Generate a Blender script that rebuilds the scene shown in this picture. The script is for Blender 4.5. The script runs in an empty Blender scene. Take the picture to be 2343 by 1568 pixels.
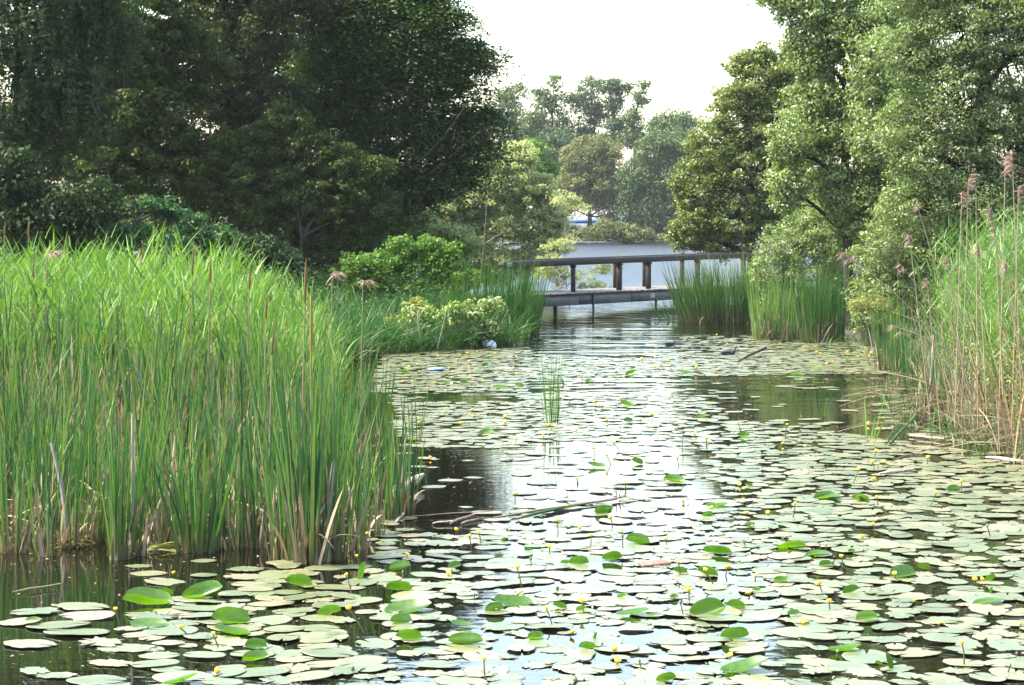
import bpy, math, numpy as np
from mathutils import Vector, Matrix, noise as mnoise
R = np.random.RandomState(11)
F, H, CX, HY = 4962.0, 3.1, 1171.0, 500.0          # pixels per unit slope, eye height, centre column, horizon row
def wat(px, py, z=0.0):                             # point on the level z seen at a place of the photograph
    Y = F*(H-z)/(py-HY); return (px-CX)/F*Y, Y
def at(px, py, Y): return np.array([(px-CX)/F*Y, Y, H-(py-HY)/F*Y])

# ------------------------------------------------------------------ camera, sky, sun, exposure
scn = bpy.context.scene
COL = scn.collection
cam = bpy.data.cameras.new('camera'); camo = bpy.data.objects.new('camera', cam); COL.objects.link(camo)
camo.location = (0, 0, H); camo.rotation_euler = (math.radians(90), 0, 0)
cam.sensor_width = 23.6; cam.lens = 50.0; cam.shift_y = -(784-HY)/2342.0
cam.clip_start = 0.2; cam.clip_end = 3000
scn.camera = camo
SUN_EL, SUN_ROT = math.radians(55), math.radians(-92)
w = bpy.data.worlds.new("World"); scn.world = w; w.use_nodes = True
nt = w.node_tree; nt.nodes.clear()
o_ = nt.nodes.new('ShaderNodeOutputWorld'); b_ = nt.nodes.new('ShaderNodeBackground'); s_ = nt.nodes.new('ShaderNodeTexSky')
s_.sky_type = 'NISHITA'; s_.sun_disc = False; s_.sun_elevation = SUN_EL; s_.sun_rotation = SUN_ROT
s_.air_density = 1.4; s_.dust_density = 2.6; s_.ozone_density = 1.0
b_.inputs[1].default_value = 0.15
nt.links.new(s_.outputs[0], b_.inputs[0]); nt.links.new(b_.outputs[0], o_.inputs[0])
sl = bpy.data.lights.new('sun', 'SUN'); sl.energy = 3.6; sl.angle = math.radians(0.6); sl.color = (1, .91, .74)
so = bpy.data.objects.new('sun', sl); COL.objects.link(so)
sd = Vector((math.sin(SUN_ROT)*math.cos(SUN_EL), math.cos(SUN_ROT)*math.cos(SUN_EL), math.sin(SUN_EL)))
so.rotation_euler = sd.to_track_quat('Z', 'Y').to_euler()
scn.view_settings.view_transform = 'Standard'; scn.view_settings.look = 'None'
scn.view_settings.exposure = 2.3; scn.view_settings.gamma = 1.0
scn.cycles.max_bounces = 6; scn.cycles.diffuse_bounces = 3; scn.cycles.glossy_bounces = 3
scn.cycles.transmission_bounces = 4; scn.cycles.transparent_max_bounces = 6; scn.cycles.volume_bounces = 0
scn.cycles.caustics_reflective = False; scn.cycles.caustics_refractive = False
scn.cycles.use_denoising = True

# ------------------------------------------------------------------ materials
def mat(name):
    m = bpy.data.materials.new(name); m.use_nodes = True; n = m.node_tree; n.nodes.clear()
    return m, n, n.nodes.new('ShaderNodeOutputMaterial')
def N(n, t, **k):
    x = n.nodes.new(t)
    for a, b in k.items(): setattr(x, a, b)
    return x
def ramp(n, cols, pos=None):
    r = N(n, 'ShaderNodeValToRGB'); e = r.color_ramp.elements
    pos = pos or [i/(len(cols)-1) for i in range(len(cols))]
    while len(e) < len(cols): e.new(0.5)
    for i, (c, p) in enumerate(zip(cols, pos)): e[i].position = p; e[i].color = (*c, 1)
    return r
def foliage(name, cols, trans=.35, rough=.42, spec=.5, tip=None, base=None, tcol=(1.3, 1.5, .5)):
    m, n, out = mat(name); L = n.links.new
    a = N(n, 'ShaderNodeAttribute', attribute_name='rnd'); r = ramp(n, cols); L(a.outputs['Fac'], r.inputs[0])
    col = r.outputs[0]
    if tip or base:
        t = N(n, 'ShaderNodeAttribute', attribute_name='t')
        if tip:
            mr = N(n, 'ShaderNodeMapRange'); mr.inputs[1].default_value = .9; mr.inputs[2].default_value = .99; L(t.outputs['Fac'], mr.inputs[0])
            mx = N(n, 'ShaderNodeMixRGB'); L(mr.outputs[0], mx.inputs[0]); L(col, mx.inputs[1]); mx.inputs[2].default_value = (*tip, 1); col = mx.outputs[0]
        if base:
            mr = N(n, 'ShaderNodeMapRange'); mr.inputs[1].default_value = .36; mr.inputs[2].default_value = .02; L(t.outputs['Fac'], mr.inputs[0])
            mx = N(n, 'ShaderNodeMixRGB'); L(mr.outputs[0], mx.inputs[0]); L(col, mx.inputs[1]); mx.inputs[2].default_value = (*base, 1); col = mx.outputs[0]
    p = N(n, 'ShaderNodeBsdfPrincipled'); p.inputs['Roughness'].default_value = rough; p.inputs['Specular IOR Level'].default_value = spec
    L(col, p.inputs['Base Color'])
    tr = N(n, 'ShaderNodeBsdfTranslucent'); mu = N(n, 'ShaderNodeMixRGB', blend_type='MULTIPLY'); mu.inputs[0].default_value = 1
    L(col, mu.inputs[1]); mu.inputs[2].default_value = (*tcol, 1); L(mu.outputs[0], tr.inputs[0])
    ms = N(n, 'ShaderNodeMixShader'); ms.inputs[0].default_value = trans
    L(p.outputs[0], ms.inputs[1]); L(tr.outputs[0], ms.inputs[2]); L(ms.outputs[0], out.inputs[0])
    return m
def plain(name, c1, c2, scale=6, rough=.7, spec=.4, bump=.3, stretch=(1, 1, 1), detail=6):
    m, n, out = mat(name); L = n.links.new
    tc = N(n, 'ShaderNodeTexCoord'); mp = N(n, 'ShaderNodeMapping'); mp.inputs['Scale'].default_value = stretch
    no = N(n, 'ShaderNodeTexNoise'); no.inputs['Scale'].default_value = scale; no.inputs['Detail'].default_value = detail
    L(tc.outputs['Object'], mp.inputs[0]); L(mp.outputs[0], no.inputs[0])
    r = ramp(n, [c1, c2], [.35, .65]); L(no.outputs[0], r.inputs[0])
    p = N(n, 'ShaderNodeBsdfPrincipled'); p.inputs['Roughness'].default_value = rough; p.inputs['Specular IOR Level'].default_value = spec
    L(r.outputs[0], p.inputs['Base Color'])
    if bump:
        bu = N(n, 'ShaderNodeBump'); bu.inputs['Strength'].default_value = bump; bu.inputs['Distance'].default_value = .02
        L(no.outputs[0], bu.inputs['Height']); L(bu.outputs[0], p.inputs['Normal'])
    L(p.outputs[0], out.inputs[0]); return m
MT = {}
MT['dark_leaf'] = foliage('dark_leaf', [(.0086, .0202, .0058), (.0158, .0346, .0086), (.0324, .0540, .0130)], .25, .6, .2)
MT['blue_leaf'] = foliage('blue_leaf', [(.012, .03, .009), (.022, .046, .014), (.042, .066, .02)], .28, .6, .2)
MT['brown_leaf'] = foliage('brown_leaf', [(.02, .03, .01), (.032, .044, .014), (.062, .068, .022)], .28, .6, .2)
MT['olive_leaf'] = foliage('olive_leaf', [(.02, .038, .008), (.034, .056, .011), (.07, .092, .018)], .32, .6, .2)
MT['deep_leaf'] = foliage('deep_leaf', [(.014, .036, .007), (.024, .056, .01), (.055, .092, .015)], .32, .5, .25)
MT['bright_leaf'] = foliage('bright_leaf', [(.0433, .1011, .0181), (.0795, .1590, .0253), (.1445, .2384, .0361)], .42, .5, .3)
MT['nettle_leaf'] = foliage('nettle_leaf', [(.0160, .0520, .0160), (.0280, .0800, .0240), (.0480, .1120, .0280)], .3, .55, .3)
MT['willow_leaf'] = foliage('willow_leaf', [(.26, .3, .13), (.35, .39, .19), (.48, .5, .29)], .48, .5, .3, tcol=(1.15, 1.25, .65))
MT['birch_leaf'] = foliage('birch_leaf', [(.09, .13, .04), (.15, .2, .07), (.26, .31, .14)], .34, .4, .5)
MT['alder_leaf'] = foliage('alder_leaf', [(.0640, .0880, .0224), (.1040, .1360, .0320), (.1760, .2080, .0600)], .34, .45, .35)
MT['grey_leaf'] = foliage('grey_leaf', [(.075, .11, .035), (.125, .17, .06), (.22, .27, .12)], .34, .42, .45)
MT['sallow_leaf'] = foliage('sallow_leaf', [(.1, .15, .05), (.16, .22, .08), (.27, .33, .14)], .34, .45, .35, tcol=(1.2, 1.35, .6))
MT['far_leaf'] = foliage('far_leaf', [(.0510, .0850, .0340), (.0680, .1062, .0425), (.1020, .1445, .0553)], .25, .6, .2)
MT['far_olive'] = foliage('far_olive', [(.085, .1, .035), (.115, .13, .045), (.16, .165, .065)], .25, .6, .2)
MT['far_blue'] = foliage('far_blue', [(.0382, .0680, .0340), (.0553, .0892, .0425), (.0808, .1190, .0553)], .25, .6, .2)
MT['yellow_leaf'] = foliage('yellow_leaf', [(.13, .16, .045), (.2, .21, .06), (.3, .28, .09)], .3, .6, .2)
MT['pale_leaf'] = foliage('pale_leaf', [(.1, .16, .05), (.17, .23, .08), (.28, .32, .12)], .3, .5, .3)
MT['cattail'] = foliage('cattail', [(.0172, .0507, .0203), (.0250, .0718, .0234), (.0390, .1014, .0265), (.0702, .1404, .0296), (.1326, .1794, .0429)], .32, .5, .35, tip=(.4, .24, .06), base=(.1, .09, .05), tcol=(1.2, 1.6, .5))
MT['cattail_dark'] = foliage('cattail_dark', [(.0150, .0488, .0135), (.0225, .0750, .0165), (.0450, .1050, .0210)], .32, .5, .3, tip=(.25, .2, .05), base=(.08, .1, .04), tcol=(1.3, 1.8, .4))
MT['reed'] = foliage('reed', [(.0425, .0935, .0213), (.0680, .1360, .0255), (.1020, .1870, .0340), (.1615, .2380, .0510)], .36, .5, .3, tcol=(1.35, 1.6, .45))
MT['common_reed'] = foliage('common_reed', [(.045, .1, .03), (.07, .145, .035), (.11, .19, .045), (.17, .24, .07)], .32, .5, .3, tcol=(1.25, 1.55, .5))
MT['straw'] = foliage('straw', [(.1200, .0825, .0525), (.1950, .1425, .0900), (.2700, .2100, .1425), (.3450, .2850, .2025)], .2, .6, .3, tcol=(1.2, 1, .8))
MT['rust'] = foliage('rust', [(.09, .05, .018), (.15, .085, .03), (.23, .15, .05)], .2, .6, .3, tcol=(1.2, 1, .6))
MT['plume'] = foliage('plume', [(.22, .15, .13), (.32, .23, .19), (.42, .32, .27)], .3, .8, .1, tcol=(1.1, 1, .9))
MT['lily_up'] = foliage('lily_up', [(.0238, .0680, .0102), (.0425, .1062, .0127), (.0850, .1700, .0187)], .38, .28, .6, tcol=(1.9, 2.0, .35))
MT['bark'] = plain('bark', (.016, .014, .011), (.045, .04, .032), 9, .9, .2, .6, (1, 1, .3))
MT['pale_bark'] = plain('pale_bark', (.16, .14, .11), (.3, .27, .22), 9, .9, .2, .5, (1, 1, .3))
MT['wood'] = plain('painted_timber', (.018, .014, .014), (.046, .035, .034), 5, .75, .2, .5, (1, 1, 6), 9)
MT['deck'] = plain('deck_plank', (.09, .078, .07), (.19, .165, .15), 7, .8, .3, .5, (1, 1, 1), 9)
MT['beam'] = plain('painted_beam', (.025, .026, .03), (.05, .05, .056), 4, .5, .5, .2)
MT['rustpost'] = plain('rusty_steel', (.012, .009, .008), (.04, .02, .012), 12, .8, .3, .3)
MT['plate'] = plain('plate', (.33, .36, .38), (.5, .53, .56), 22, .4, .5, 0)
MT['lichen_plate'] = plain('lichen_plate', (.15, .21, .19), (.36, .42, .38), 14, .6, .3, 0)
MT['ink'] = plain('ink', (.05, .06, .07), (.08, .09, .1), 22, .6, .3, 0)
MT['drift'] = plain('driftwood', (.2, .16, .13), (.4, .35, .31), 12, .85, .2, .6, (1, 4, 4))
MT['driftdark'] = plain('wet_driftwood', (.05, .035, .026), (.17, .125, .095), 14, .7, .4, .6, (1, 4, 4))
MT['coot'] = plain('black_plumage', (.012, .012, .015), (.045, .042, .045), 30, .6, .3, .2)
MT['coot_brown'] = plain('brown_plumage', (.03, .026, .024), (.075, .065, .06), 30, .6, .3, .2)
MT['bill'] = plain('white_bill', (.7, .68, .64), (.8, .78, .75), 20, .5, .4, 0)
MT['petal'] = plain('yellow_petal', (.75, .42, .01), (.85, .55, .02), 20, .4, .4, 0)
MT['stalk'] = plain('stalk', (.05, .05, .025), (.1, .09, .04), 20, .5, .4, 0)
MT['pod'] = plain('seed_pod', (.06, .1, .04), (.14, .15, .08), 20, .5, .4, 0)
MT['bag'] = plain('white_plastic', (.6, .58, .62), (.75, .72, .76), 12, .35, .5, .3)
MT['red'] = plain('red_print', (.6, .12, .12), (.7, .2, .2), 12, .4, .5, 0)
MT['blue'] = plain('blue_wrapper', (.08, .2, .6), (.2, .35, .75), 12, .35, .5, .2)
MT['blue_paint'] = plain('blue_paint', (.03, .12, .55), (.05, .2, .7), 1, .5, .5, 0)
MT['white_paint'] = plain('white_roof', (.22, .22, .23), (.34, .33, .33), 2, .6, .4, .1)
MT['grey_wall'] = plain('grey_wall', (.2, .24, .34), (.3, .34, .44), 1, .7, .3, .1)
MT['brick'] = plain('brick', (.12, .065, .05), (.22, .14, .11), 40, .8, .2, .5)
MT['stone'] = plain('stone', (.05, .05, .05), (.1, .1, .095), 2, .9, .2, .5)
def ground_mat():
    m, n, out = mat('ground'); L = n.links.new
    tc = N(n, 'ShaderNodeTexCoord'); a = N(n, 'ShaderNodeTexNoise'); a.inputs['Scale'].default_value = .7; a.inputs['Detail'].default_value = 10
    b = N(n, 'ShaderNodeTexNoise'); b.inputs['Scale'].default_value = 14; b.inputs['Detail'].default_value = 6
    L(tc.outputs['Object'], a.inputs[0]); L(tc.outputs['Object'], b.inputs[0])
    r = ramp(n, [(.02, .016, .01), (.024, .03, .012), (.035, .05, .016)], [.35, .5, .65]); L(a.outputs[0], r.inputs[0])
    bu = N(n, 'ShaderNodeBump'); bu.inputs['Strength'].default_value = .7; bu.inputs['Distance'].default_value = .05; L(b.outputs[0], bu.inputs['Height'])
    p = N(n, 'ShaderNodeBsdfPrincipled'); p.inputs['Roughness'].default_value = .95; L(r.outputs[0], p.inputs['Base Color']); L(bu.outputs[0], p.inputs['Normal'])
    L(p.outputs[0], out.inputs[0]); return m
MT['ground'] = ground_mat()
def water_mat():
    m, n, out = mat('water'); L = n.links.new
    tc = N(n, 'ShaderNodeTexCoord'); sp = N(n, 'ShaderNodeSeparateXYZ'); L(tc.outputs['Object'], sp.inputs[0])
    def nz(sx, sy, sc, det):
        mp = N(n, 'ShaderNodeMapping'); mp.inputs['Scale'].default_value = (sx, sy, 1); L(tc.outputs['Object'], mp.inputs[0])
        t = N(n, 'ShaderNodeTexNoise'); t.inputs['Scale'].default_value = sc; t.inputs['Detail'].default_value = det; L(mp.outputs[0], t.inputs[0]); return t.outputs[0]
    calm = nz(.8, 1.6, 3.0, 3); rip = nz(.22, 1.0, 1.1, 1.5); lake = nz(.35, 1, 1.6, 3)
    g = N(n, 'ShaderNodeMapRange', interpolation_type='SMOOTHSTEP'); g.inputs[1].default_value = 33; g.inputs[2].default_value = 50; L(sp.outputs[1], g.inputs[0])
    g2 = N(n, 'ShaderNodeMapRange', interpolation_type='SMOOTHSTEP'); g2.inputs[1].default_value = 66; g2.inputs[2].default_value = 78; L(sp.outputs[1], g2.inputs[0])
    def mul(a, b):
        x = N(n, 'ShaderNodeMath', operation='MULTIPLY'); L(a, x.inputs[0])
        if isinstance(b, float): x.inputs[1].default_value = b
        else: L(b, x.inputs[1])
        return x.outputs[0]
    def add(a, b):
        x = N(n, 'ShaderNodeMath', operation='ADD'); L(a, x.inputs[0]); L(b, x.inputs[1]); return x.outputs[0]
    h = add(add(mul(calm, .05), mul(mul(rip, 2.6), g.outputs[0])), mul(mul(lake, 7.0), g2.outputs[0]))
    bu = N(n, 'ShaderNodeBump'); bu.inputs['Strength'].default_value = 1.0; bu.inputs['Distance'].default_value = .05; L(h, bu.inputs['Height'])
    rg = N(n, 'ShaderNodeMapRange', interpolation_type='SMOOTHSTEP'); rg.inputs[1].default_value = 60; rg.inputs[2].default_value = 110; rg.inputs[3].default_value = .02; rg.inputs[4].default_value = .38; L(sp.outputs[1], rg.inputs[0])
    p = N(n, 'ShaderNodeBsdfPrincipled'); L(rg.outputs[0], p.inputs['Roughness']); p.inputs['Base Color'].default_value = (.004, .004, .002, 1)
    p.inputs['IOR'].default_value = 1.55; p.inputs['Specular IOR Level'].default_value = .5
    L(bu.outputs[0], p.inputs['Normal']); L(p.outputs[0], out.inputs[0]); return m
MT['water'] = water_mat()
def pad_mat():
    m, n, out = mat('lily_pad'); L = n.links.new
    a = N(n, 'ShaderNodeAttribute', attribute_name='rnd'); oi = N(n, 'ShaderNodeObjectInfo')
    s = N(n, 'ShaderNodeMath', operation='ADD'); L(a.outputs['Fac'], s.inputs[0]); L(oi.outputs['Random'], s.inputs[1])
    fr = N(n, 'ShaderNodeMath', operation='FRACT'); L(s.outputs[0], fr.inputs[0])
    r = ramp(n, [(.068, .088, .038), (.084, .106, .045), (.1, .12, .054), (.12, .13, .06), (.15, .138, .075)]); L(fr.outputs[0], r.inputs[0])
    tc = N(n, 'ShaderNodeTexCoord'); no = N(n, 'ShaderNodeTexNoise'); no.inputs['Scale'].default_value = 5; no.inputs['Detail'].default_value = 7; L(tc.outputs['Object'], no.inputs[0])
    t = N(n, 'ShaderNodeAttribute', attribute_name='t')                 # distance from the leaf's centre
    ad = N(n, 'ShaderNodeMath', operation='MULTIPLY_ADD'); L(t.outputs['Fac'], ad.inputs[0]); ad.inputs[1].default_value = .35; L(no.outputs[0], ad.inputs[2])
    mr = N(n, 'ShaderNodeMapRange'); mr.inputs[1].default_value = .78; mr.inputs[2].default_value = .95; mr.inputs[4].default_value = .75; L(ad.outputs[0], mr.inputs[0])
    mx = N(n, 'ShaderNodeMixRGB'); L(mr.outputs[0], mx.inputs[0]); L(r.outputs[0], mx.inputs[1]); mx.inputs[2].default_value = (.19, .15, .09, 1)
    p = N(n, 'ShaderNodeBsdfPrincipled'); L(mx.outputs[0], p.inputs['Base Color']); p.inputs['Roughness'].default_value = .34; p.inputs['Specular IOR Level'].default_value = .75
    bu = N(n, 'ShaderNodeBump'); bu.inputs['Strength'].default_value = .35; bu.inputs['Distance'].default_value = .01; L(no.outputs[0], bu.inputs['Height']); L(bu.outputs[0], p.inputs['Normal'])
    L(p.outputs[0], out.inputs[0]); return m
MT['pad'] = pad_mat()

# ------------------------------------------------------------------ mesh helpers
def tag(o, label=None, cat=None, group=None, kind=None):
    if label: o['label'] = label
    if cat: o['category'] = cat
    if group: o['group'] = group
    if kind: o['kind'] = kind
    return o
def empty(name, loc=(0, 0, 0), rz=0.0):
    o = bpy.data.objects.new(name, None); COL.objects.link(o); o.location = loc; o.rotation_euler = (0, 0, rz); o.empty_display_size = .2; return o
def link(name, me, m, parent=None):
    o = bpy.data.objects.new(name, me); COL.objects.link(o)
    if m is not None and not me.materials: me.materials.append(m)
    if parent is not None: o.parent = parent
    return o
class MB:                                           # collects quads as numpy arrays
    def __init__(s): s.v = []; s.f = []; s.r = []; s.t = []; s.n = 0
    def add(s, V, Q, rnd=None, t=None):
        V = np.asarray(V, float).reshape(-1, 3); Q = np.asarray(Q, int).reshape(-1, 4)
        s.v.append(V); s.f.append(Q+s.n); s.n += len(V)
        s.r.append(np.full(len(Q), .5) if rnd is None else np.broadcast_to(np.asarray(rnd, float), (len(Q),)))
        s.t.append(np.zeros(len(V)) if t is None else np.asarray(t, float).reshape(-1))
    def mesh(s, name, smooth=False):
        V = np.concatenate(s.v); Q = np.concatenate(s.f); me = bpy.data.meshes.new(name)
        me.vertices.add(len(V)); me.vertices.foreach_set('co', V.ravel())
        me.loops.add(Q.size); me.loops.foreach_set('vertex_index', Q.ravel())
        me.polygons.add(len(Q)); me.polygons.foreach_set('loop_start', np.arange(len(Q))*4)
        if smooth: me.polygons.foreach_set('use_smooth', np.ones(len(Q), bool))
        a = me.attributes.new('rnd', 'FLOAT', 'FACE'); a.data.foreach_set('value', np.concatenate(s.r))
        a = me.attributes.new('t', 'FLOAT', 'POINT'); a.data.foreach_set('value', np.concatenate(s.t))
        me.update(calc_edges=True); return me
    def build(s, name, m, parent=None, smooth=False): return link(name, s.mesh(name, smooth), m, parent)
def unit(v): return v/np.maximum(np.linalg.norm(v, axis=-1, keepdims=True), 1e-9)
def add_leaves(mb, C, L, ratio=.5, up=.6, rnd=None, out=None):
    n = len(C); L = np.broadcast_to(L, (n,))[:, None]
    nn = unit(R.normal(size=(n, 3))*(1 if out is None else .55)+np.array([0, 0, up])*(1.4 if out is None else .5)+(0 if out is None else out))
    d = unit(np.cross(nn, R.normal(size=(n, 3)))); s = np.cross(nn, d)
    fold = nn*L*.12
    V = np.stack([C-d*L*.5, C+s*L*ratio*.5+fold-d*L*.06, C+d*L*.5, C-s*L*ratio*.5+fold-d*L*.06], 1)
    mb.add(V, np.arange(4*n).reshape(-1, 4), R.rand(n) if rnd is None else rnd)
def add_blades(mb, B, D, L, W, droop, seg=5, rnd=None, face=None, taper=2.2):
    n = len(B); B = np.asarray(B, float); D = unit(np.asarray(D, float))
    L = np.broadcast_to(L, (n,)); W = np.broadcast_to(W, (n,)); droop = np.broadcast_to(droop, (n,))
    t = np.linspace(0, 1, seg+1)
    hz = D.copy(); hz[:, 2] = 0; hz = unit(hz+1e-4*R.normal(size=(n, 3))*[1, 1, 0])
    C = B[:, None]+D[:, None]*L[:, None, None]*t[None, :, None]
    C[..., 2] -= (droop*L)[:, None]*t**2
    C[..., :2] += (hz[:, None, :2]*(droop*L)[:, None, None]*.55*t[None, :, None]**2)
    a = R.rand(n)*2*np.pi if face is None else face
    S = np.stack([np.cos(a), np.sin(a), 0*a], 1); S = unit(S-D*(S*D).sum(1, keepdims=True))
    wt = (1-t**taper)*.96+.04*(t < 1)
    S = S[:, None]*W[:, None, None]*.5*wt[None, :, None]
    V = np.stack([C-S, C+S], 2).reshape(n, -1, 3)
    k = np.arange(seg)*2; q = np.stack([k, k+1, k+3, k+2], 1)
    Q = (np.arange(n)[:, None, None]*(2*(seg+1))+q[None]).reshape(-1, 4)
    mb.add(V, Q, np.repeat(R.rand(n) if rnd is None else rnd, seg), np.tile(np.repeat(t, 2), n))
def add_tube(mb, P, r, k=6, rnd=.5):
    P = np.asarray(P, float); m = len(P); r = np.broadcast_to(r, (m,))
    T = unit(np.gradient(P, axis=0)); ref = np.where(np.abs(T[:, 2:]) > .9, [[1., 0, 0]], [[0, 0, 1.]])
    A = unit(np.cross(T, ref)); Bn = np.cross(T, A); th = np.arange(k)*2*np.pi/k
    V = P[:, None]+r[:, None, None]*(A[:, None]*np.cos(th)[None, :, None]+Bn[:, None]*np.sin(th)[None, :, None])
    i = np.arange(m-1)[:, None]*k; j = np.arange(k)[None]; j2 = (j+1) % k
    Q = np.stack([i+j, i+j2, i+k+j2, i+k+j], -1).reshape(-1, 4)
    mb.add(V.reshape(-1, 3), Q, rnd, np.repeat(np.linspace(0, 1, m), k))
    for e, s in ((0, 1), (m-1, -1)):                 # end caps
        c = P[e]; base = V[e]; vv = np.concatenate([base, c[None]]); 
        qs = [[(a+1) % k if s > 0 else a, a if s > 0 else (a+1) % k, k, k] for a in range(k)]
        # a cap quad uses two neighbouring rim points at a time
        if k % 2 == 0:
            qs = [[(a+2) % k, (a+1) % k, a, k] if s > 0 else [a, (a+1) % k, (a+2) % k, k] for a in range(0, k, 2)]
            mb.add(vv, qs, rnd, np.full(k+1, 0. if e == 0 else 1.))
def add_box(mb, c, ax, sx, sy, sz, rnd=.5, bev=0.0):  # box centred at c, ax = 3 axes
    c = np.asarray(c, float); A = np.asarray(ax, float)
    b = min(bev, .45*min(sx, sy, sz))
    if b <= 0:
        s = np.array([[x, y, z] for x in (-.5, .5) for y in (-.5, .5) for z in (-.5, .5)])*[sx, sy, sz]
        mb.add(c+s@A, [[0, 1, 3, 2], [4, 6, 7, 5], [0, 4, 5, 1], [2, 3, 7, 6], [0, 2, 6, 4], [1, 5, 7, 3]], rnd); return
    # chamfered along its length: an eight-sided prism with inset ends
    hy, hz = sy/2, sz/2
    ring = np.array([[-hy+b, -hz], [hy-b, -hz], [hy, -hz+b], [hy, hz-b], [hy-b, hz], [-hy+b, hz], [-hy, hz-b], [-hy, -hz+b]])
    V = []
    for x, k in ((-sx/2, 1-2*b/max(sy, sz)), (-sx/2+b, 1), (sx/2-b, 1), (sx/2, 1-2*b/max(sy, sz))): V += [[x, y*k, z*k] for y, z in ring]
    V = np.array(V); Q = [[i*8+j, i*8+(j+1) % 8, i*8+8+(j+1) % 8, i*8+8+j] for i in range(3) for j in range(8)]
    Q += [[0, 3, 2, 1], [0, 7, 4, 3], [7, 6, 5, 4]]; Q += [[24, 25, 26, 27], [24, 27, 28, 31], [28, 29, 30, 31]]
    mb.add(c+V@A, Q, rnd)
I3 = np.eye(3)
ORD = 'first second third fourth fifth sixth seventh eighth ninth tenth eleventh twelfth thirteenth fourteenth fifteenth sixteenth seventeenth eighteenth nineteenth twentieth'.split()
def bez(p0, p1, p2, n=6):
    t = np.linspace(0, 1, n)[:, None]; return (1-t)**2*p0+2*t*(1-t)*p1+t*t*p2

# ------------------------------------------------------------------ the ground and the water
WPOLY = np.array([(-16, 2), (-15, 23), (-9, 24.5), (-5, 24), (-2.3, 25), (-2.6, 30), (-3.1, 38), (-3.8, 46), (-3.4, 49.2), (-1.8, 50.8), (.1, 52.5), (.45, 58), (.5, 64),
    (-.1, 70), (-.4, 76), (-1.2, 82), (-5, 92), (-16, 104), (-50, 118), (-110, 150), (-200, 190), (-420, 215), (-420, 232), (0, 246), (20, 265), (60, 285), (420, 330), (420, 200), (100, 150), (40, 120),
    (14, 92), (9.2, 82), (7.8, 74), (7.3, 66), (6.6, 59), (8.5, 58.5), (9.6, 50), (8.3, 43), (7.4, 36), (6.9, 31), (6.9, 27.5), (8.5, 23), (16, 18), (16, 2)])
def sdist(P):                                        # positive on land
    d = np.full(len(P), 1e9); ins = np.zeros(len(P), bool); A = WPOLY; B = np.roll(A, -1, 0)
    for a, b in zip(A, B):
        ab = b-a; t = np.clip(((P-a)@ab)/(ab@ab), 0, 1); d = np.minimum(d, np.linalg.norm(P-a-t[:, None]*ab, axis=1))
        c = ((a[1] > P[:, 1]) != (b[1] > P[:, 1])) & (P[:, 0] < (b[0]-a[0])*(P[:, 1]-a[1])/((b[1]-a[1]) or 1e-9)+a[0]); ins ^= c
    return np.where(ins, -d, d)
def gheight(x, y):
    P = np.stack([np.ravel(x), np.ravel(y)], 1).astype(float); d = sdist(P)
    h = np.where(d > 0, np.minimum(.5, .06+d*.22), np.maximum(-.8, d*.35))
    h += np.where(d > 0, .05*np.sin(P[:, 0]*1.7+P[:, 1]*.9)*np.minimum(d, 1)+.04*np.sin(P[:, 0]*4.1-P[:, 1]*2.3)*np.minimum(d, 1), 0)
    h += np.where((P[:, 1] > 240) & (d > 2), np.minimum((d-2)*.05, 1.5), 0)
    return h
gx = np.concatenate([-np.geomspace(600, 13, 40), np.linspace(-12.5, 12.5, 110), np.geomspace(13, 600, 40)])
gy = np.concatenate([[-60, -20, 0, 10], np.linspace(15, 92, 190), np.geomspace(94, 620, 90)])
X, Y = np.meshgrid(gx, gy); Z = gheight(X, Y).reshape(X.shape)
nx = len(gx); ii = (np.arange(len(gy)-1)[:, None]*nx+np.arange(nx-1)[None]).ravel()
g = MB(); g.add(np.stack([X, Y, Z], -1).reshape(-1, 3), np.stack([ii, ii+1, ii+nx+1, ii+nx], 1))
tag(g.build('ground', MT['ground'], smooth=True), kind='structure', label='earth banks around the pond and the far lake')
g = MB(); g.add([(-600, -60, 0), (600, -60, 0), (600, 620, 0), (-600, 620, 0)], [[0, 1, 2, 3]])
tag(g.build('water', MT['water']), kind='structure', label='still pond water opening into a wide lake')

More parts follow.
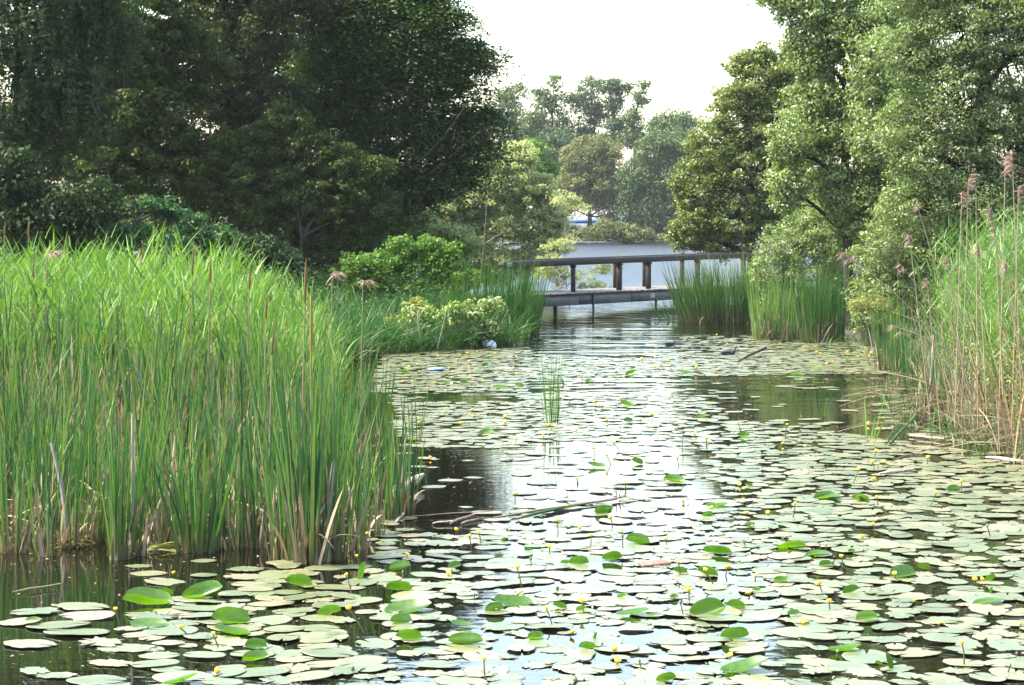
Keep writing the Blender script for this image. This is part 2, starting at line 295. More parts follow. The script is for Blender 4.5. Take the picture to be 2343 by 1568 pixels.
# ------------------------------------------------------------------ trees and shrubs
def add_tree(name, label, cat, D, trunk, lobes, n_leaf, leaf, mt, bark='bark', group=None, style='clump', cr=.45, flat=.55, ratio=.55, up=.5, r0=.14, shell=.55, n_trunks=1, per=70, depth=.85, hole=0.0):
    """lobes: (px, py, rx, ry[, depth offset]) as the crown's masses are seen from the pond, trunk: (px, py_top)"""
    bx = (trunk[0]-CX)/F*D; gz = float(gheight(bx, D)[0]); root = empty(name, (bx, D, gz)); tag(root, label, cat, group); o = np.array([bx, D, gz])
    LB = []
    for l in lobes:
        c = at(l[0], l[1], D+(l[4] if len(l) > 4 else 0)); rx = l[2]*D/F; ry = l[3]*D/F
        LB.append((c, np.array([rx, min(rx, ry*1.3)*depth, ry])))
    vol = np.array([(r[0]*r[1]*r[2])**(2/3.) for c, r in LB]); nc = max(3, int(n_leaf/per)); cnt = np.maximum(1, (vol/vol.sum()*nc).astype(int))
    mb = MB(); br = MB(); leafn = []
    tops = at(trunk[0], trunk[1], D)
    stems = []
    for k in range(n_trunks):
        a = R.rand()*6.28; off = np.array([math.cos(a), math.sin(a), 0])*(.35*k*.5 if n_trunks > 1 else 0)
        tp = tops+off*3*(1 if n_trunks > 1 else 0)
        P = bez(o+off*.5-[0, 0, .3], (o+tp)/2+np.array([R.normal()*.25, R.normal()*.25, 0]), tp, 9)
        add_tube(br, P, np.linspace(r0, r0*.3, 9)*(1 if k == 0 else .75), 8); stems.append(P)
    for (c, r), n in zip(LB, cnt):
        u = unit(R.normal(size=(n, 3))); rad = (shell+(1-shell)*R.rand(n))**.8
        rad *= 1+.13*np.array([mnoise.noise(Vector(q*2.2+c)) for q in u])*2
        cc = c+u*rad[:, None]*r
        P = stems[R.randint(len(stems))]
        j = int(np.clip(np.argmin(np.abs(P[:, 2]-(c[2]-.35*abs(c[0]-o[0])-r[2]*.3))), 2, 7)); q = P[j]
        limb = bez(q, (q+c)/2+[0, 0, .2*np.linalg.norm(c-q)*.5], c, 7); add_tube(br, limb, np.linspace(r0*.45, r0*.14, 7), 6)
        for x in cc[R.rand(n) < .35][:60]:
            s0 = limb[R.randint(3, 7)]; add_tube(br, bez(s0, (s0+x)/2+[0, 0, .12], x, 4), np.linspace(r0*.12, .006, 4), 4)
        base = R.rand(n)
        for x, b in zip(cc, base):
            m = max(6, int(per*(.5+R.rand()))); s = cr*(.55+.9*R.rand())
            if style == 'droop':
                q = R.rand(m); L_ = s*2.6; p = x+np.stack([R.normal(size=m)*s*.3*(1-.4*q), R.normal(size=m)*s*.3*(1-.4*q), -q*L_+L_*.3], 1); od = unit((x-c)/r+R.normal(size=(m, 3))*.3)
            elif style == 'layer':
                rr = R.normal(size=(m, 3)); p = x+rr*[s*.72, s*.72, s*.12]; p[:, 2] -= .13*(rr[:, 0]**2+rr[:, 1]**2)*s; od = unit(rr*[.3, .3, .2]+[0, 0, 1])
            else:
                od = unit(R.normal(size=(m, 3))); rr = od*(.55+.45*R.rand(m))[:, None]*.85; p = x+rr*[s, s, s*max(flat, .6)]
            mb_r = np.clip(.22+.4*b+.4*R.rand(m)**1.5, 0, 1); leafn.append((p, mb_r, od))
    P = np.concatenate([a[0] for a in leafn]); rn = np.concatenate([a[1] for a in leafn]); OD = np.concatenate([a[2] for a in leafn]); k = P[:, 2] > .15; P = P[k]; rn = rn[k]; OD = OD[k]
    if hole:
        hv = np.array([mnoise.noise(Vector(x*1.1)) for x in P]); k = hv < .5-hole; P = P[k]; rn = rn[k]; OD = OD[k]
    add_leaves(mb, P-o, leaf*(.7+.6*R.rand(len(P))), ratio, up, rn, OD)
    for b in br.v: b -= o
    br.build('trunk', MT[bark], root, True); mb.build('crown', MT[mt], root)
    return root
# -- the dark wood on the near left bank
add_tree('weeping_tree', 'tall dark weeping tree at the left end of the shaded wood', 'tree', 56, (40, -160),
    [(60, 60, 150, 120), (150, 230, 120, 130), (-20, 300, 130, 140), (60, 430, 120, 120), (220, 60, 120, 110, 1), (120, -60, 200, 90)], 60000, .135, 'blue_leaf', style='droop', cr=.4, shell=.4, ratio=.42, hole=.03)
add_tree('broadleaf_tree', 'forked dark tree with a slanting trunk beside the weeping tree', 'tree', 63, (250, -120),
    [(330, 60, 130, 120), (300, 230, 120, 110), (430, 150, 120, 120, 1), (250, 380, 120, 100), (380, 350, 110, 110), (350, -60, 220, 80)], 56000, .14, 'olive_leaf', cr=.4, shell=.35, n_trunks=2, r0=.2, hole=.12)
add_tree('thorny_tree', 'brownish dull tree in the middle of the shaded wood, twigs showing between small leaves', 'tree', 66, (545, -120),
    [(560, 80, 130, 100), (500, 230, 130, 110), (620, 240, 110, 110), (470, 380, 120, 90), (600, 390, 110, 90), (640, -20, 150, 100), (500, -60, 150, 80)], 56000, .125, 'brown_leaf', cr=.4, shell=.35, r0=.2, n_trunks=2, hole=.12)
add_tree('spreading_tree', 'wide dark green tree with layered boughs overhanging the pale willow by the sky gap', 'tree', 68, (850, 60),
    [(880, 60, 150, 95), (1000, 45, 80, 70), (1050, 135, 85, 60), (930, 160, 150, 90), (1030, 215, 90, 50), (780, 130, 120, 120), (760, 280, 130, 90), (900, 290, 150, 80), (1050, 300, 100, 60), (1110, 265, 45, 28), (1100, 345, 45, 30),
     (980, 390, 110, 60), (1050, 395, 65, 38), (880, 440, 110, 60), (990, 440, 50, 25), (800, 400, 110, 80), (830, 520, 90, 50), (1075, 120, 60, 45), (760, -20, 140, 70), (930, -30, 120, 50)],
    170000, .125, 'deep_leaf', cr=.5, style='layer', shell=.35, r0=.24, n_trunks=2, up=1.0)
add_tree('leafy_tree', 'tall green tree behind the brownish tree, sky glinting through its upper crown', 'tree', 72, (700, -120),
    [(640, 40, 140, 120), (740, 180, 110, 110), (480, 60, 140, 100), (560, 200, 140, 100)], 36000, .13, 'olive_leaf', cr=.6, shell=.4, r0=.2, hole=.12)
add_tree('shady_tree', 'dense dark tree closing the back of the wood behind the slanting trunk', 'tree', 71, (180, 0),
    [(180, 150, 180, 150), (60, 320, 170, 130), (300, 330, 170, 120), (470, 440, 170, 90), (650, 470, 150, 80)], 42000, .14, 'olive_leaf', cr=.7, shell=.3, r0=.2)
add_tree('hawthorn_bush', 'rounded olive hawthorn bush with rust tipped shoots in front of the shaded wood', 'bush', 63, (700, 520),
    [(640, 300, 75, 50), (560, 350, 90, 60), (700, 370, 110, 70), (800, 400, 90, 70), (600, 440, 120, 80), (740, 470, 130, 80), (850, 480, 70, 60), (680, 560, 130, 60), (500, 420, 80, 70), (640, 258, 30, 22), (820, 560, 70, 40)],
    72000, .105, 'olive_leaf', cr=.3, shell=.5, r0=.12, n_trunks=3)
add_tree('elder_bush', 'mid green elder bush low in the shade behind the left reed bed', 'bush', 54, (350, 480),
    [(350, 470, 60, 20), (410, 500, 80, 30), (300, 530, 60, 30), (450, 550, 120, 40), (380, 480, 30, 30)], 9000, .1, 'nettle_leaf', cr=.3, shell=.2, r0=.07, n_trunks=2, hole=.15)
add_tree('dark_bush', 'very dark bush at the far left foot of the wood', 'bush', 54, (100, 480),
    [(60, 500, 120, 70), (200, 480, 100, 80), (150, 570, 180, 60), (560, 590, 120, 50), (20, 400, 80, 70)], 26000, .12, 'dark_leaf', cr=.45, shell=.3, r0=.08, n_trunks=2)
add_tree('bramble_bush', 'bright yellow green bramble bush below the overhanging boughs', 'bush', 56, (950, 600),
    [(940, 585, 60, 30), (1000, 600, 70, 30), (880, 610, 60, 30), (1055, 640, 50, 36), (840, 600, 60, 24), (960, 650, 120, 30), (915, 560, 30, 18), (985, 560, 24, 20), (820, 640, 70, 30), (1030, 575, 20, 20), (870, 660, 90, 26)], 30000, .085, 'bright_leaf', cr=.22, shell=.2, r0=.04, n_trunks=5, hole=.08, per=34)
add_tree('green_scrub', 'dull green scrub filling the gap behind the bramble under the dark boughs', 'bush', 72, (900, 560),
    [(900, 560, 90, 40), (820, 600, 100, 40), (980, 540, 70, 40), (1040, 560, 60, 40), (760, 620, 90, 40), (940, 500, 60, 30)], 22000, .11, 'sallow_leaf', cr=.35, shell=.3, r0=.05, n_trunks=4, hole=.1)
add_tree('pale_willow', 'pale feathery willow lit by sun between the dark wood and the open lake', 'tree', 83, (1085, 420),
    [(1040, 440, 70, 50), (1270, 500, 34, 30), (1110, 620, 110, 36), (1150, 400, 80, 60), (1185, 355, 45, 34), (1120, 380, 50, 40), (1080, 460, 90, 50), (1200, 440, 70, 60), (1010, 480, 70, 40), (1150, 510, 110, 50), (1245, 440, 30, 40), (1240, 540, 50, 50), (1050, 540, 90, 50), (1220, 600, 70, 30), (1130, 590, 100, 40), (1255, 490, 40, 24), (960, 520, 50, 30), (1040, 610, 70, 30), (1275, 560, 30, 24)],
    130000, .11, 'willow_leaf', 'pale_bark', cr=.3, shell=.2, ratio=.45, r0=.035, n_trunks=5, up=.2, per=45, hole=.06)
add_tree('willow_sapling', 'loose willow spray hanging over the lake behind the bridge rails', 'bush', 77, (1290, 640),
    [(1300, 630, 90, 22), (1380, 610, 60, 18), (1340, 655, 90, 16), (1290, 450, 40, 20), (1320, 480, 40, 18), (1260, 600, 40, 40), (1430, 590, 30, 10), (1280, 560, 45, 18)], 6500, .1, 'willow_leaf', 'pale_bark', cr=.25, shell=.2, ratio=.3, r0=.03, n_trunks=3, up=.1, per=40)
# -- the right bank
add_tree('alder_tree', 'broad alder leaning over the lake beyond the right end of the bridge', 'tree', 82, (1720, 230),
    [(1750, 190, 90, 80), (1690, 260, 80, 70), (1640, 340, 70, 70), (1600, 420, 60, 60), (1700, 380, 90, 80), (1790, 300, 100, 110), (1590, 500, 60, 60), (1680, 500, 100, 60), (1580, 545, 55, 35), (1780, 470, 90, 80), (1720, 150, 50, 40), (1650, 560, 90, 35), (1810, 170, 60, 60), (1665, 215, 22, 20), (1612, 330, 20, 22), (1560, 455, 22, 20), (1548, 520, 18, 14), (1700, 130, 18, 22), (1745, 120, 22, 18)],
    80000, .12, 'alder_leaf', cr=.4, shell=.5, r0=.2, n_trunks=3)
add_tree('silver_birch', 'tall silvery birch with drooping sprays beside the sky gap', 'tree', 58, (1950, -150),
    [(2010, 150, 60, 100, -2), (2005, 300, 60, 80, -2), (1805, 330, 45, 70, -1), (1800, 430, 50, 60, -1), (1850, 110, 60, 70), (2040, 430, 80, 90), (1840, 270, 50, 60), (2100, 20, 90, 90), (1830, 20, 70, 60), (1900, 90, 90, 80), (1860, 190, 60, 60), (1930, 230, 100, 80), (1880, 320, 70, 60), (1990, 60, 120, 90), (2020, 330, 100, 90), (1900, 420, 80, 60), (1960, 480, 90, 70), (2060, 190, 110, 100), (1790, -20, 60, 50), (1950, -40, 150, 70)],
    180000, .078, 'birch_leaf', cr=.38, hole=.06, shell=.25, ratio=.75, r0=.16, up=.2)
add_tree('grey_willow', 'large grey green willow rising above the right reed bed', 'tree', 50, (2230, -150),
    [(2080, 130, 60, 90), (2070, 300, 60, 90), (2330, 420, 60, 80), (2200, 60, 130, 110), (2320, 120, 110, 120), (2180, 230, 110, 100), (2290, 300, 110, 100), (2150, 380, 100, 80), (2240, 460, 110, 80), (2340, 0, 120, 90), (2150, -30, 130, 80), (2400, 300, 90, 150), (2100, 480, 90, 70)],
    115000, .085, 'grey_leaf', cr=.36, shell=.55, ratio=.4, r0=.2, n_trunks=2)
add_tree('sallow_bush', 'light green sallow bush at the water edge right of the bridge', 'bush', 61, (1830, 560),
    [(1905, 470, 70, 45), (1985, 450, 70, 50), (1850, 500, 50, 30), (1800, 560, 70, 45), (1880, 540, 80, 60), (1770, 620, 60, 50), (1860, 640, 90, 60), (1940, 600, 80, 80), (1900, 700, 90, 50), (1960, 500, 60, 50), (1800, 690, 60, 40)],
    66000, .075, 'sallow_leaf', 'pale_bark', cr=.28, shell=.5, ratio=.45, r0=.05, n_trunks=4)
add_tree('grey_sallow', 'silvery sallow bush between the sallow at the water and the right reeds', 'bush', 53, (2050, 560),
    [(2080, 480, 70, 50), (2160, 520, 80, 60), (2030, 570, 80, 70), (2110, 590, 80, 80), (2020, 660, 80, 60), (2120, 690, 90, 60), (2000, 720, 60, 40), (2180, 620, 80, 90)],
    64000, .072, 'birch_leaf', 'pale_bark', cr=.28, shell=.5, ratio=.45, r0=.05, n_trunks=4)
add_tree('yellow_bush', 'small yellow leaved bush low on the bank behind the right reeds', 'bush', 49, (2010, 690),
    [(1990, 690, 40, 22), (2020, 720, 38, 22), (1960, 700, 22, 16)], 3000, .06, 'yellow_leaf', 'pale_bark', cr=.16, shell=.3, ratio=.4, r0=.02, n_trunks=3)
# -- beyond the lake
FG = 'trees on the far shore of the lake'
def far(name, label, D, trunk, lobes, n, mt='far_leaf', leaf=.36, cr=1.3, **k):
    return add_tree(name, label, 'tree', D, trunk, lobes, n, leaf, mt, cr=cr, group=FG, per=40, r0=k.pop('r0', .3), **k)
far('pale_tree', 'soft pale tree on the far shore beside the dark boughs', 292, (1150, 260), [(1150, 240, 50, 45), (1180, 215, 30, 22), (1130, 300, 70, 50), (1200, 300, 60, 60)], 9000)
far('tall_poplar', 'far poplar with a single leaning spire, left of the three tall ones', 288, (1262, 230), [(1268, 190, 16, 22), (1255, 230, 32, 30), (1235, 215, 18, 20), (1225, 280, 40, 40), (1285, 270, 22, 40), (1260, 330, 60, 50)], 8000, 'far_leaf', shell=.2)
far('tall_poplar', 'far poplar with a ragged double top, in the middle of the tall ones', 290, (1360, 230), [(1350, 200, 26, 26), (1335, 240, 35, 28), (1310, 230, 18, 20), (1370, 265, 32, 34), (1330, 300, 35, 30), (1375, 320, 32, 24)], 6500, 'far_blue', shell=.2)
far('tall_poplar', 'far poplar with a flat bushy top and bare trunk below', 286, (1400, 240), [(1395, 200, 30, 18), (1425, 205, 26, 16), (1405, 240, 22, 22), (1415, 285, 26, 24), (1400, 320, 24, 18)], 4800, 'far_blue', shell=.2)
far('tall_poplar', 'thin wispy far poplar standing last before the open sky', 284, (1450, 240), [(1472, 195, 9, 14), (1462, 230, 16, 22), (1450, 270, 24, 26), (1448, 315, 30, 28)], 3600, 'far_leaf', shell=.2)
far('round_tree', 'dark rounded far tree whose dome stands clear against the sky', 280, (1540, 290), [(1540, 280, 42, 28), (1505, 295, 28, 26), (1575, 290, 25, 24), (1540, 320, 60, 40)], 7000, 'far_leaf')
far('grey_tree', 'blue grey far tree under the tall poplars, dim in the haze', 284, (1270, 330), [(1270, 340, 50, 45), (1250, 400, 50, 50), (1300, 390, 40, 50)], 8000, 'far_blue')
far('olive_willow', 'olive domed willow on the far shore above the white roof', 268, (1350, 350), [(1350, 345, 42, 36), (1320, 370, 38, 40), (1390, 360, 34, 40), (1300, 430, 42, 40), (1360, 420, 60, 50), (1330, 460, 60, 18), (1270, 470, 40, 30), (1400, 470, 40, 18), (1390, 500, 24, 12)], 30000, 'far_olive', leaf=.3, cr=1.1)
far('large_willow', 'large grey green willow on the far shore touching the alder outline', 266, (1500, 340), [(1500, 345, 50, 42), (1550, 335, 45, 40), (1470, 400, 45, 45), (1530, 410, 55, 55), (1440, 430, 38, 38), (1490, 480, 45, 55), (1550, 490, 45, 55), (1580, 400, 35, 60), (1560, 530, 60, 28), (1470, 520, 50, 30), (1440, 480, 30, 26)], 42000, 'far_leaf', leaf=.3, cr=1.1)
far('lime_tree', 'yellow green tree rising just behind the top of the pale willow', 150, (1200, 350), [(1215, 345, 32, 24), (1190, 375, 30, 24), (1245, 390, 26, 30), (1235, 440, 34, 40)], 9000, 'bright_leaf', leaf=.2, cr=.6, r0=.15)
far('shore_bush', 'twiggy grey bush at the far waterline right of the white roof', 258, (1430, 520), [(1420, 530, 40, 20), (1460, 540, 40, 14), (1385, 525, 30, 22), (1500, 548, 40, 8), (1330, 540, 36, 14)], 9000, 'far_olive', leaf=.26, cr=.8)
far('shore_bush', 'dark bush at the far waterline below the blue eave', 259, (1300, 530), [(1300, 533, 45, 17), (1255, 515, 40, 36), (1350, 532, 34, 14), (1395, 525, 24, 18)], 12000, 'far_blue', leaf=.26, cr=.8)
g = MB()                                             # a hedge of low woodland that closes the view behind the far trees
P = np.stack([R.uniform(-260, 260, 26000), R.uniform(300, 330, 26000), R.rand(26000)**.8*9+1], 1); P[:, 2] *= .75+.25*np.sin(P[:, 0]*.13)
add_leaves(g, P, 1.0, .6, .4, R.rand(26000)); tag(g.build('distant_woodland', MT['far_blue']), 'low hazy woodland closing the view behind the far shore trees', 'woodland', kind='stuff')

g = MB(); P = np.stack([R.uniform(-24, -2.6, 30000), R.uniform(73, 79, 30000), .2+R.rand(30000)**.9*4.6], 1); P[:, 2] *= .7+.3*np.sin(P[:, 0]*1.3)
add_leaves(g, P, .2, .6, .5, R.rand(30000)); tag(g.build('undergrowth', MT['olive_leaf']), 'dark undergrowth closing the foot of the shaded wood', 'undergrowth', kind='stuff')
# bare branches of the layered tree reaching into the sky
bb = empty('dead_branch', at(1000, 330, 66)); tag(bb, 'bare pale branches reaching out of the layered tree into the sky', 'branch')
g = MB(); o = at(1000, 330, 66)
def twigs(mb, pts, D, r, k=5):
    P = np.array([at(a, b, D+.3*math.sin(i)) for i, (a, b) in enumerate(pts)])-o; add_tube(mb, P, np.linspace(r, .007, len(P)), k)
for pts, r in (([(960, 370), (1010, 320), (1060, 250), (1105, 190), (1140, 145), (1160, 120), (1175, 90), (1190, 62)], .025), ([(1060, 250), (1075, 200), (1100, 165), (1130, 150)], .02), ([(1140, 145), (1165, 115), (1190, 95)], .015),
               ([(1030, 100), (1065, 60), (1090, 35), (1110, 10), (1130, -20)], .018), ([(1065, 60), (1100, 48), (1140, 20), (1160, 5)], .02), ([(980, 400), (1040, 350), (1100, 300), (1140, 290)], .016), ([(1105, 190), (1130, 175), (1150, 172)], .012)):
    twigs(g, pts, 66, r)
g.build('branch', MT['bark'], bb, True)

# the white roofed building on the far shore
hb = empty('boathouse', (4.2, 276, 1.2)); tag(hb, 'white roofed building with a blue eave half hidden by far trees', 'building')
def hbx(name, m, c, s): g = MB(); add_box(g, c, I3, *s); return g.build(name, MT[m], hb)
hbx('wall', 'grey_wall', (4.5, 2, .55), (15, 7, 1.9))
g = MB(); g.add([(-3.6, -2.2, 1.7), (12.6, -2.2, 1.7), (12.6, 2, 4.6), (-3.6, 2, 4.6), (-3.6, -2.2, 1.5), (12.6, -2.2, 1.5), (12.6, 2, 4.4), (-3.6, 2, 4.4), (-3.6, 6.2, 1.7), (12.6, 6.2, 1.7), (12.6, 6.2, 1.5), (-3.6, 6.2, 1.5)],
    [[0, 1, 2, 3], [3, 2, 9, 8], [4, 7, 6, 5], [7, 11, 10, 6], [0, 4, 5, 1], [8, 9, 10, 11], [0, 3, 7, 4], [3, 8, 11, 7], [1, 5, 6, 2], [2, 6, 10, 9]]); g.build('roof', MT['white_paint'], hb)
hbx('fascia', 'blue_paint', (4.5, -2.26, 1.5), (16.2, .1, .5))
for x in (-1, 2.4, 6, 9.5): hbx('window', 'ink', (x, -1.53, .7), (1.4, .08, .9))
g = MB(); P = [(x, np.interp(x, [-420, 0, 20, 60, 420], [231.3, 245.3, 264.3, 284.3, 329.3])) for x in np.linspace(-60, 80, 90)]
for (x0, y0), (x1, y1) in zip(P[:-1], P[1:]): g.add([(x0, y0, -.3), (x1, y1, -.3), (x1, y1, .25), (x0, y0, .25), (x0, y0+1.5, .4), (x1, y1+1.5, .4)], [[0, 1, 2, 3], [3, 2, 5, 4]])
tag(g.build('stone_edging', MT['stone']), 'low stone edging along the far shore of the lake', 'edging')

# ------------------------------------------------------------------ the footbridge
P0 = np.array([-.33, 63.]); P1 = np.array([9.3, 81.]); BL = np.linalg.norm(P1-P0); U = (P1-P0)/BL; NV = np.array([U[1], -U[0]])
AX = np.array([[U[0], U[1], 0], [-NV[0], -NV[1], 0], [0, 0, 1]])      # along, away from the pond, up
def bw(s, n, z): q = U*s-NV*n; return np.array([q[0], q[1], z])
def s_at(px, n=0.0):
    k = (px-CX)/F; b = P0-NV*n; return (k*b[1]-b[0])/(U[0]-k*U[1])
br = empty('footbridge', (P0[0], P0[1], 0)); tag(br, 'dark timber footbridge with post and beam rails crossing the channel to the lake', 'bridge')
def rail(name, n, s0, s1, z, hh, dd):
    g = MB(); L = s1-s0; m = 14; xs = [(0, .25), (.03, .62), (.09, .88), (.18, 1)]+[(L*i/m, 1) for i in range(1, m)]+[(L, 1)]
    b = .025; ring = np.array([[-dd/2+b, -hh/2], [dd/2-b, -hh/2], [dd/2, -hh/2+b], [dd/2, hh/2-b], [dd/2-b, hh/2], [-dd/2+b, hh/2], [-dd/2, hh/2-b], [-dd/2, -hh/2+b]])
    V = np.array([bw(s0+x, n+a, z+c*k) for x, k in xs for a, c in ring]); Q = [[i*8+j, i*8+(j+1) % 8, i*8+8+(j+1) % 8, i*8+8+j] for i in range(len(xs)-1) for j in range(8)]
    Q += [[0, 3, 2, 1], [0, 7, 4, 3], [7, 6, 5, 4]]; e = 8*(len(xs)-1); Q += [[e, e+1, e+2, e+3], [e, e+3, e+4, e+7], [e+4, e+5, e+6, e+7]]
    g.add(V, Q); return g.build(name, MT['wood'], br)
r1 = rail('handrail', 0, 0, BL, 1.745, .19, .2); r2 = rail('handrail', 1.35, 3.2, BL, 1.745, .16, .16)
g = MB(); s = s_at(1158.5); add_box(g, bw(s, -.107, 1.745), AX, .24, .014, .115, bev=.004); pl = g.build('number_plate', MT['plate'], r1)
tx = bpy.data.curves.new('plate_number', 'FONT'); tx.body = '190'; tx.size = .12; tx.align_x = 'CENTER'; tx.align_y = 'CENTER'; tx.extrude = .002
to = bpy.data.objects.new('plate_number', tx); COL.objects.link(to); dg = bpy.context.evaluated_depsgraph_get(); dg.update(); tm = bpy.data.meshes.new_from_object(to.evaluated_get(dg)); bpy.data.objects.remove(to)
tm.materials.clear(); to = link('plate_number', tm, MT['ink'], pl)
to.matrix_local = Matrix.Translation(Vector(bw(s, -.118, 1.745))) @ Matrix(((U[0], 0, NV[0], 0), (U[1], 0, NV[1], 0), (0, 1, 0, 0), (0, 0, 0, 1)))
def dz(s): return .83-.0105*(s-3.2)
for px, wd, n in ((1203, .14, 0), (1311, .12, 0), (1416, .155, 0), (1483, .15, 0), (1595, .15, 0), (1700, .15, 0), (1406, .1, 1.35), (1473, .1, 1.35), (1560, .13, 1.35)):
    zb = dz(s_at(px, n)); g = MB(); add_box(g, bw(s_at(px, n), n, (zb+1.655)/2), AX[[2, 1, 0]]*[[1], [1], [-1]], 1.655-zb, wd, wd, bev=.018)
    p = g.build('rail_post', MT['wood'], br)
    g = MB(); add_box(g, bw(s_at(px, n), n+.0, 1.61), AX, wd+.05, wd+.03, .07, bev=.012); g.build('post_collar', MT['wood'], p)
def dz(s): return .83-.0105*(s-3.2)
deck = empty('deck', (0, 0, 0)); deck.parent = br; k = 0; s = .9
for k in range(88):
    g = MB(); add_box(g, bw(s+R.uniform(-.008, .008), .62+R.uniform(-.03, .03), dz(s)-.025+R.uniform(-.006, .006)), AX, .19, 1.95, .05, bev=.008); g.build('deck_plank', MT['deck'], deck); s += .212
SL = np.array([U[0], U[1], -.0105]); SL = SL/np.linalg.norm(SL); AS = np.array([SL, AX[1], np.cross(SL, AX[1])])
for n in (-.16, 1.4):
    g = MB()
    for q in range(5): add_box(g, bw(2.8+q*3.8, n, dz(2.8+q*3.8)-.052-.17), AS, 3.79, .12, .335, bev=.012)
    bm = g.build('bridge_beam', MT['beam'], br)
    if n < 0:
        g = MB(); add_box(g, bw(s_at(1478), n-.067, dz(s_at(1478))-.22), AX, .36, .014, .17, bev=.004); g.build('lichen_plate', MT['lichen_plate'], bm)
        g = MB()
        for q in range(24): add_box(g, bw(1.3+q*.78, n-.063, dz(1.3+q*.78)-.13-.17*(q % 2)), AX, .03, .012, .03)
        g.build('bolt', MT['rustpost'], bm)
for px, r, n in ((1270, .06, .4), (1357, .035, -.26), (1500, .04, .9), (1600, .09, .4), (1225, .09, .2)):
    s = s_at(px, n); g = MB(); add_tube(g, [bw(s, n, -.7), bw(s, n, .2), bw(s, n, dz(s)-.06)], r, 8); g.build('support_post', MT['rustpost' if r > .06 else 'beam'], br, True)

# ------------------------------------------------------------------ reeds, cattails and grass
def inpoly(P, poly):
    poly = np.asarray(poly, float); ins = np.zeros(len(P), bool); A = poly; B = np.roll(poly, -1, 0)
    for a, b in zip(A, B): ins ^= ((a[1] > P[:, 1]) != (b[1] > P[:, 1])) & (P[:, 0] < (b[0]-a[0])*(P[:, 1]-a[1])/((b[1]-a[1]) or 1e-9)+a[0])
    return ins
def scatter(poly, n):
    poly = np.asarray(poly, float); lo, hi = poly.min(0), poly.max(0); out = []
    while sum(map(len, out)) < n: q = lo+R.rand(n, 2)*(hi-lo); out.append(q[inpoly(q, poly)])
    return np.concatenate(out)[:n]
def grounded(P2, off=0.0): return np.column_stack([P2, np.maximum(gheight(P2[:, 0], P2[:, 1]), -.25)+off])
def lean(n, s, bias=(0, 0)): d = np.column_stack([R.normal(size=n)*s+bias[0], R.normal(size=n)*s+bias[1], np.ones(n)]); return unit(d)
def add_reeds(mb, st, B, hgt, nl=8, ll=.42, lw=.028, ls=.12, lift=.9):
    """leafy reeds: a thin stem each and leaves set along it"""
    n = len(B); D = lean(n, ls, (.05, 0)); h = np.broadcast_to(hgt, (n,)); rn = R.rand(n)
    add_blades(st, B, D, h, .012, .04, 4, rn, taper=6)
    for k in range(nl):
        t = .3+.68*(k+R.rand(n))/nl; a = R.rand(n)*6.28; P = B+D*(h*t)[:, None]
        d = unit(np.column_stack([np.cos(a), np.sin(a), lift+R.rand(n)*.9])); add_blades(mb, P, d, ll*(.5+.8*R.rand(n)), lw*(.5+.7*R.rand(n)), .08+.35*R.rand(n)**3, 4, np.clip(rn*.5+R.rand(n)*.5, 0, 1), taper=1.6)
# left bed: bright leafy reeds behind, cattails in front
bed = [(-2.2, 27), (-2.7, 33), (-3.3, 40), (-4.1, 46), (-5.5, 47), (-12, 48), (-12, 30), (-6.8, 26)]
B = grounded(scatter(bed, 3000)); lv, st = MB(), MB()
PXB = CX+F*B[:, 0]/B[:, 1]; cl = np.array([mnoise.noise(Vector((a*1.1, b*.6, 3))) for a, b, c in B]); hh = 1.66+.24*R.normal(size=3000)+.5*cl; hh -= np.clip((PXB-480)/300, 0, 1)*.85
add_reeds(lv, st, B, hh, 8, .48, .03, .12, 1.6)
B = grounded(scatter(bed, 5200)); n = len(B); PXB = CX+F*B[:, 0]/B[:, 1]; hh = 1.45+.25*R.normal(size=n); tall = R.rand(n) < .03; hh[tall] += .6; hh -= np.clip((PXB-480)/300, 0, 1)*.7
add_blades(lv, B, lean(n, .1), hh, .02+.012*R.rand(n), .05+.3*R.rand(n)**3, 6, .3+.7*R.rand(n))
B = grounded(scatter(bed, 260)); n = len(B); add_blades(lv, B, lean(n, .12), 1.9+.65*R.rand(n), .022, .08+.2*R.rand(n), 9, .2+.5*R.rand(n), taper=3)
o = lv.build('reed_bed', MT['reed']); tag(o, 'bright green reeds filling the left bank behind the cattails', 'reeds', kind='stuff')
st.build('reed_stems', MT['reed'], o)
g = MB(); front = [(-6.4, 21), (-2.2, 20.6), (-1.55, 22.5), (-1.7, 24.5), (-2.3, 28), (-2.9, 28), (-7.5, 27.5)]
P = scatter(front, 7500); cl = np.array([mnoise.noise(Vector((a*2.3, b*1.1, 0))) for a, b in P]); P = P[cl*1.6+R.rand(7500)*.9 > .52]; cl = np.array([mnoise.noise(Vector((a*2.3, b*1.1, 0))) for a, b in P])
B = grounded(P); n = len(B); PXB = CX+F*B[:, 0]/B[:, 1]; hh = np.clip(1.32+.36*R.normal(size=n)+.8*cl-.5*np.clip((PXB-760)/120, 0, 1), .5, 2.3)
add_blades(g, B, lean(n, .11), hh, .015+.012*R.rand(n), .02+.4*R.rand(n)**4, 6, R.rand(n)**1.3, taper=3)
o = g.build('cattail_bed', MT['cattail']); tag(o, 'mixed green cattail leaves standing in the shallow water at the left', 'cattails', kind='stuff')
g = MB(); B = grounded(scatter(front, 6000)); n = len(B); hh = .35+.75*R.rand(n)
add_blades(g, B, lean(n, .16), hh, .012+.02*R.rand(n), .1+.9*R.rand(n)**3, 6, R.rand(n), taper=5)
B = grounded(scatter(front, 700)); n = len(B); B[:, 2] = .02+.25*R.rand(n); a = R.rand(n)*6.28
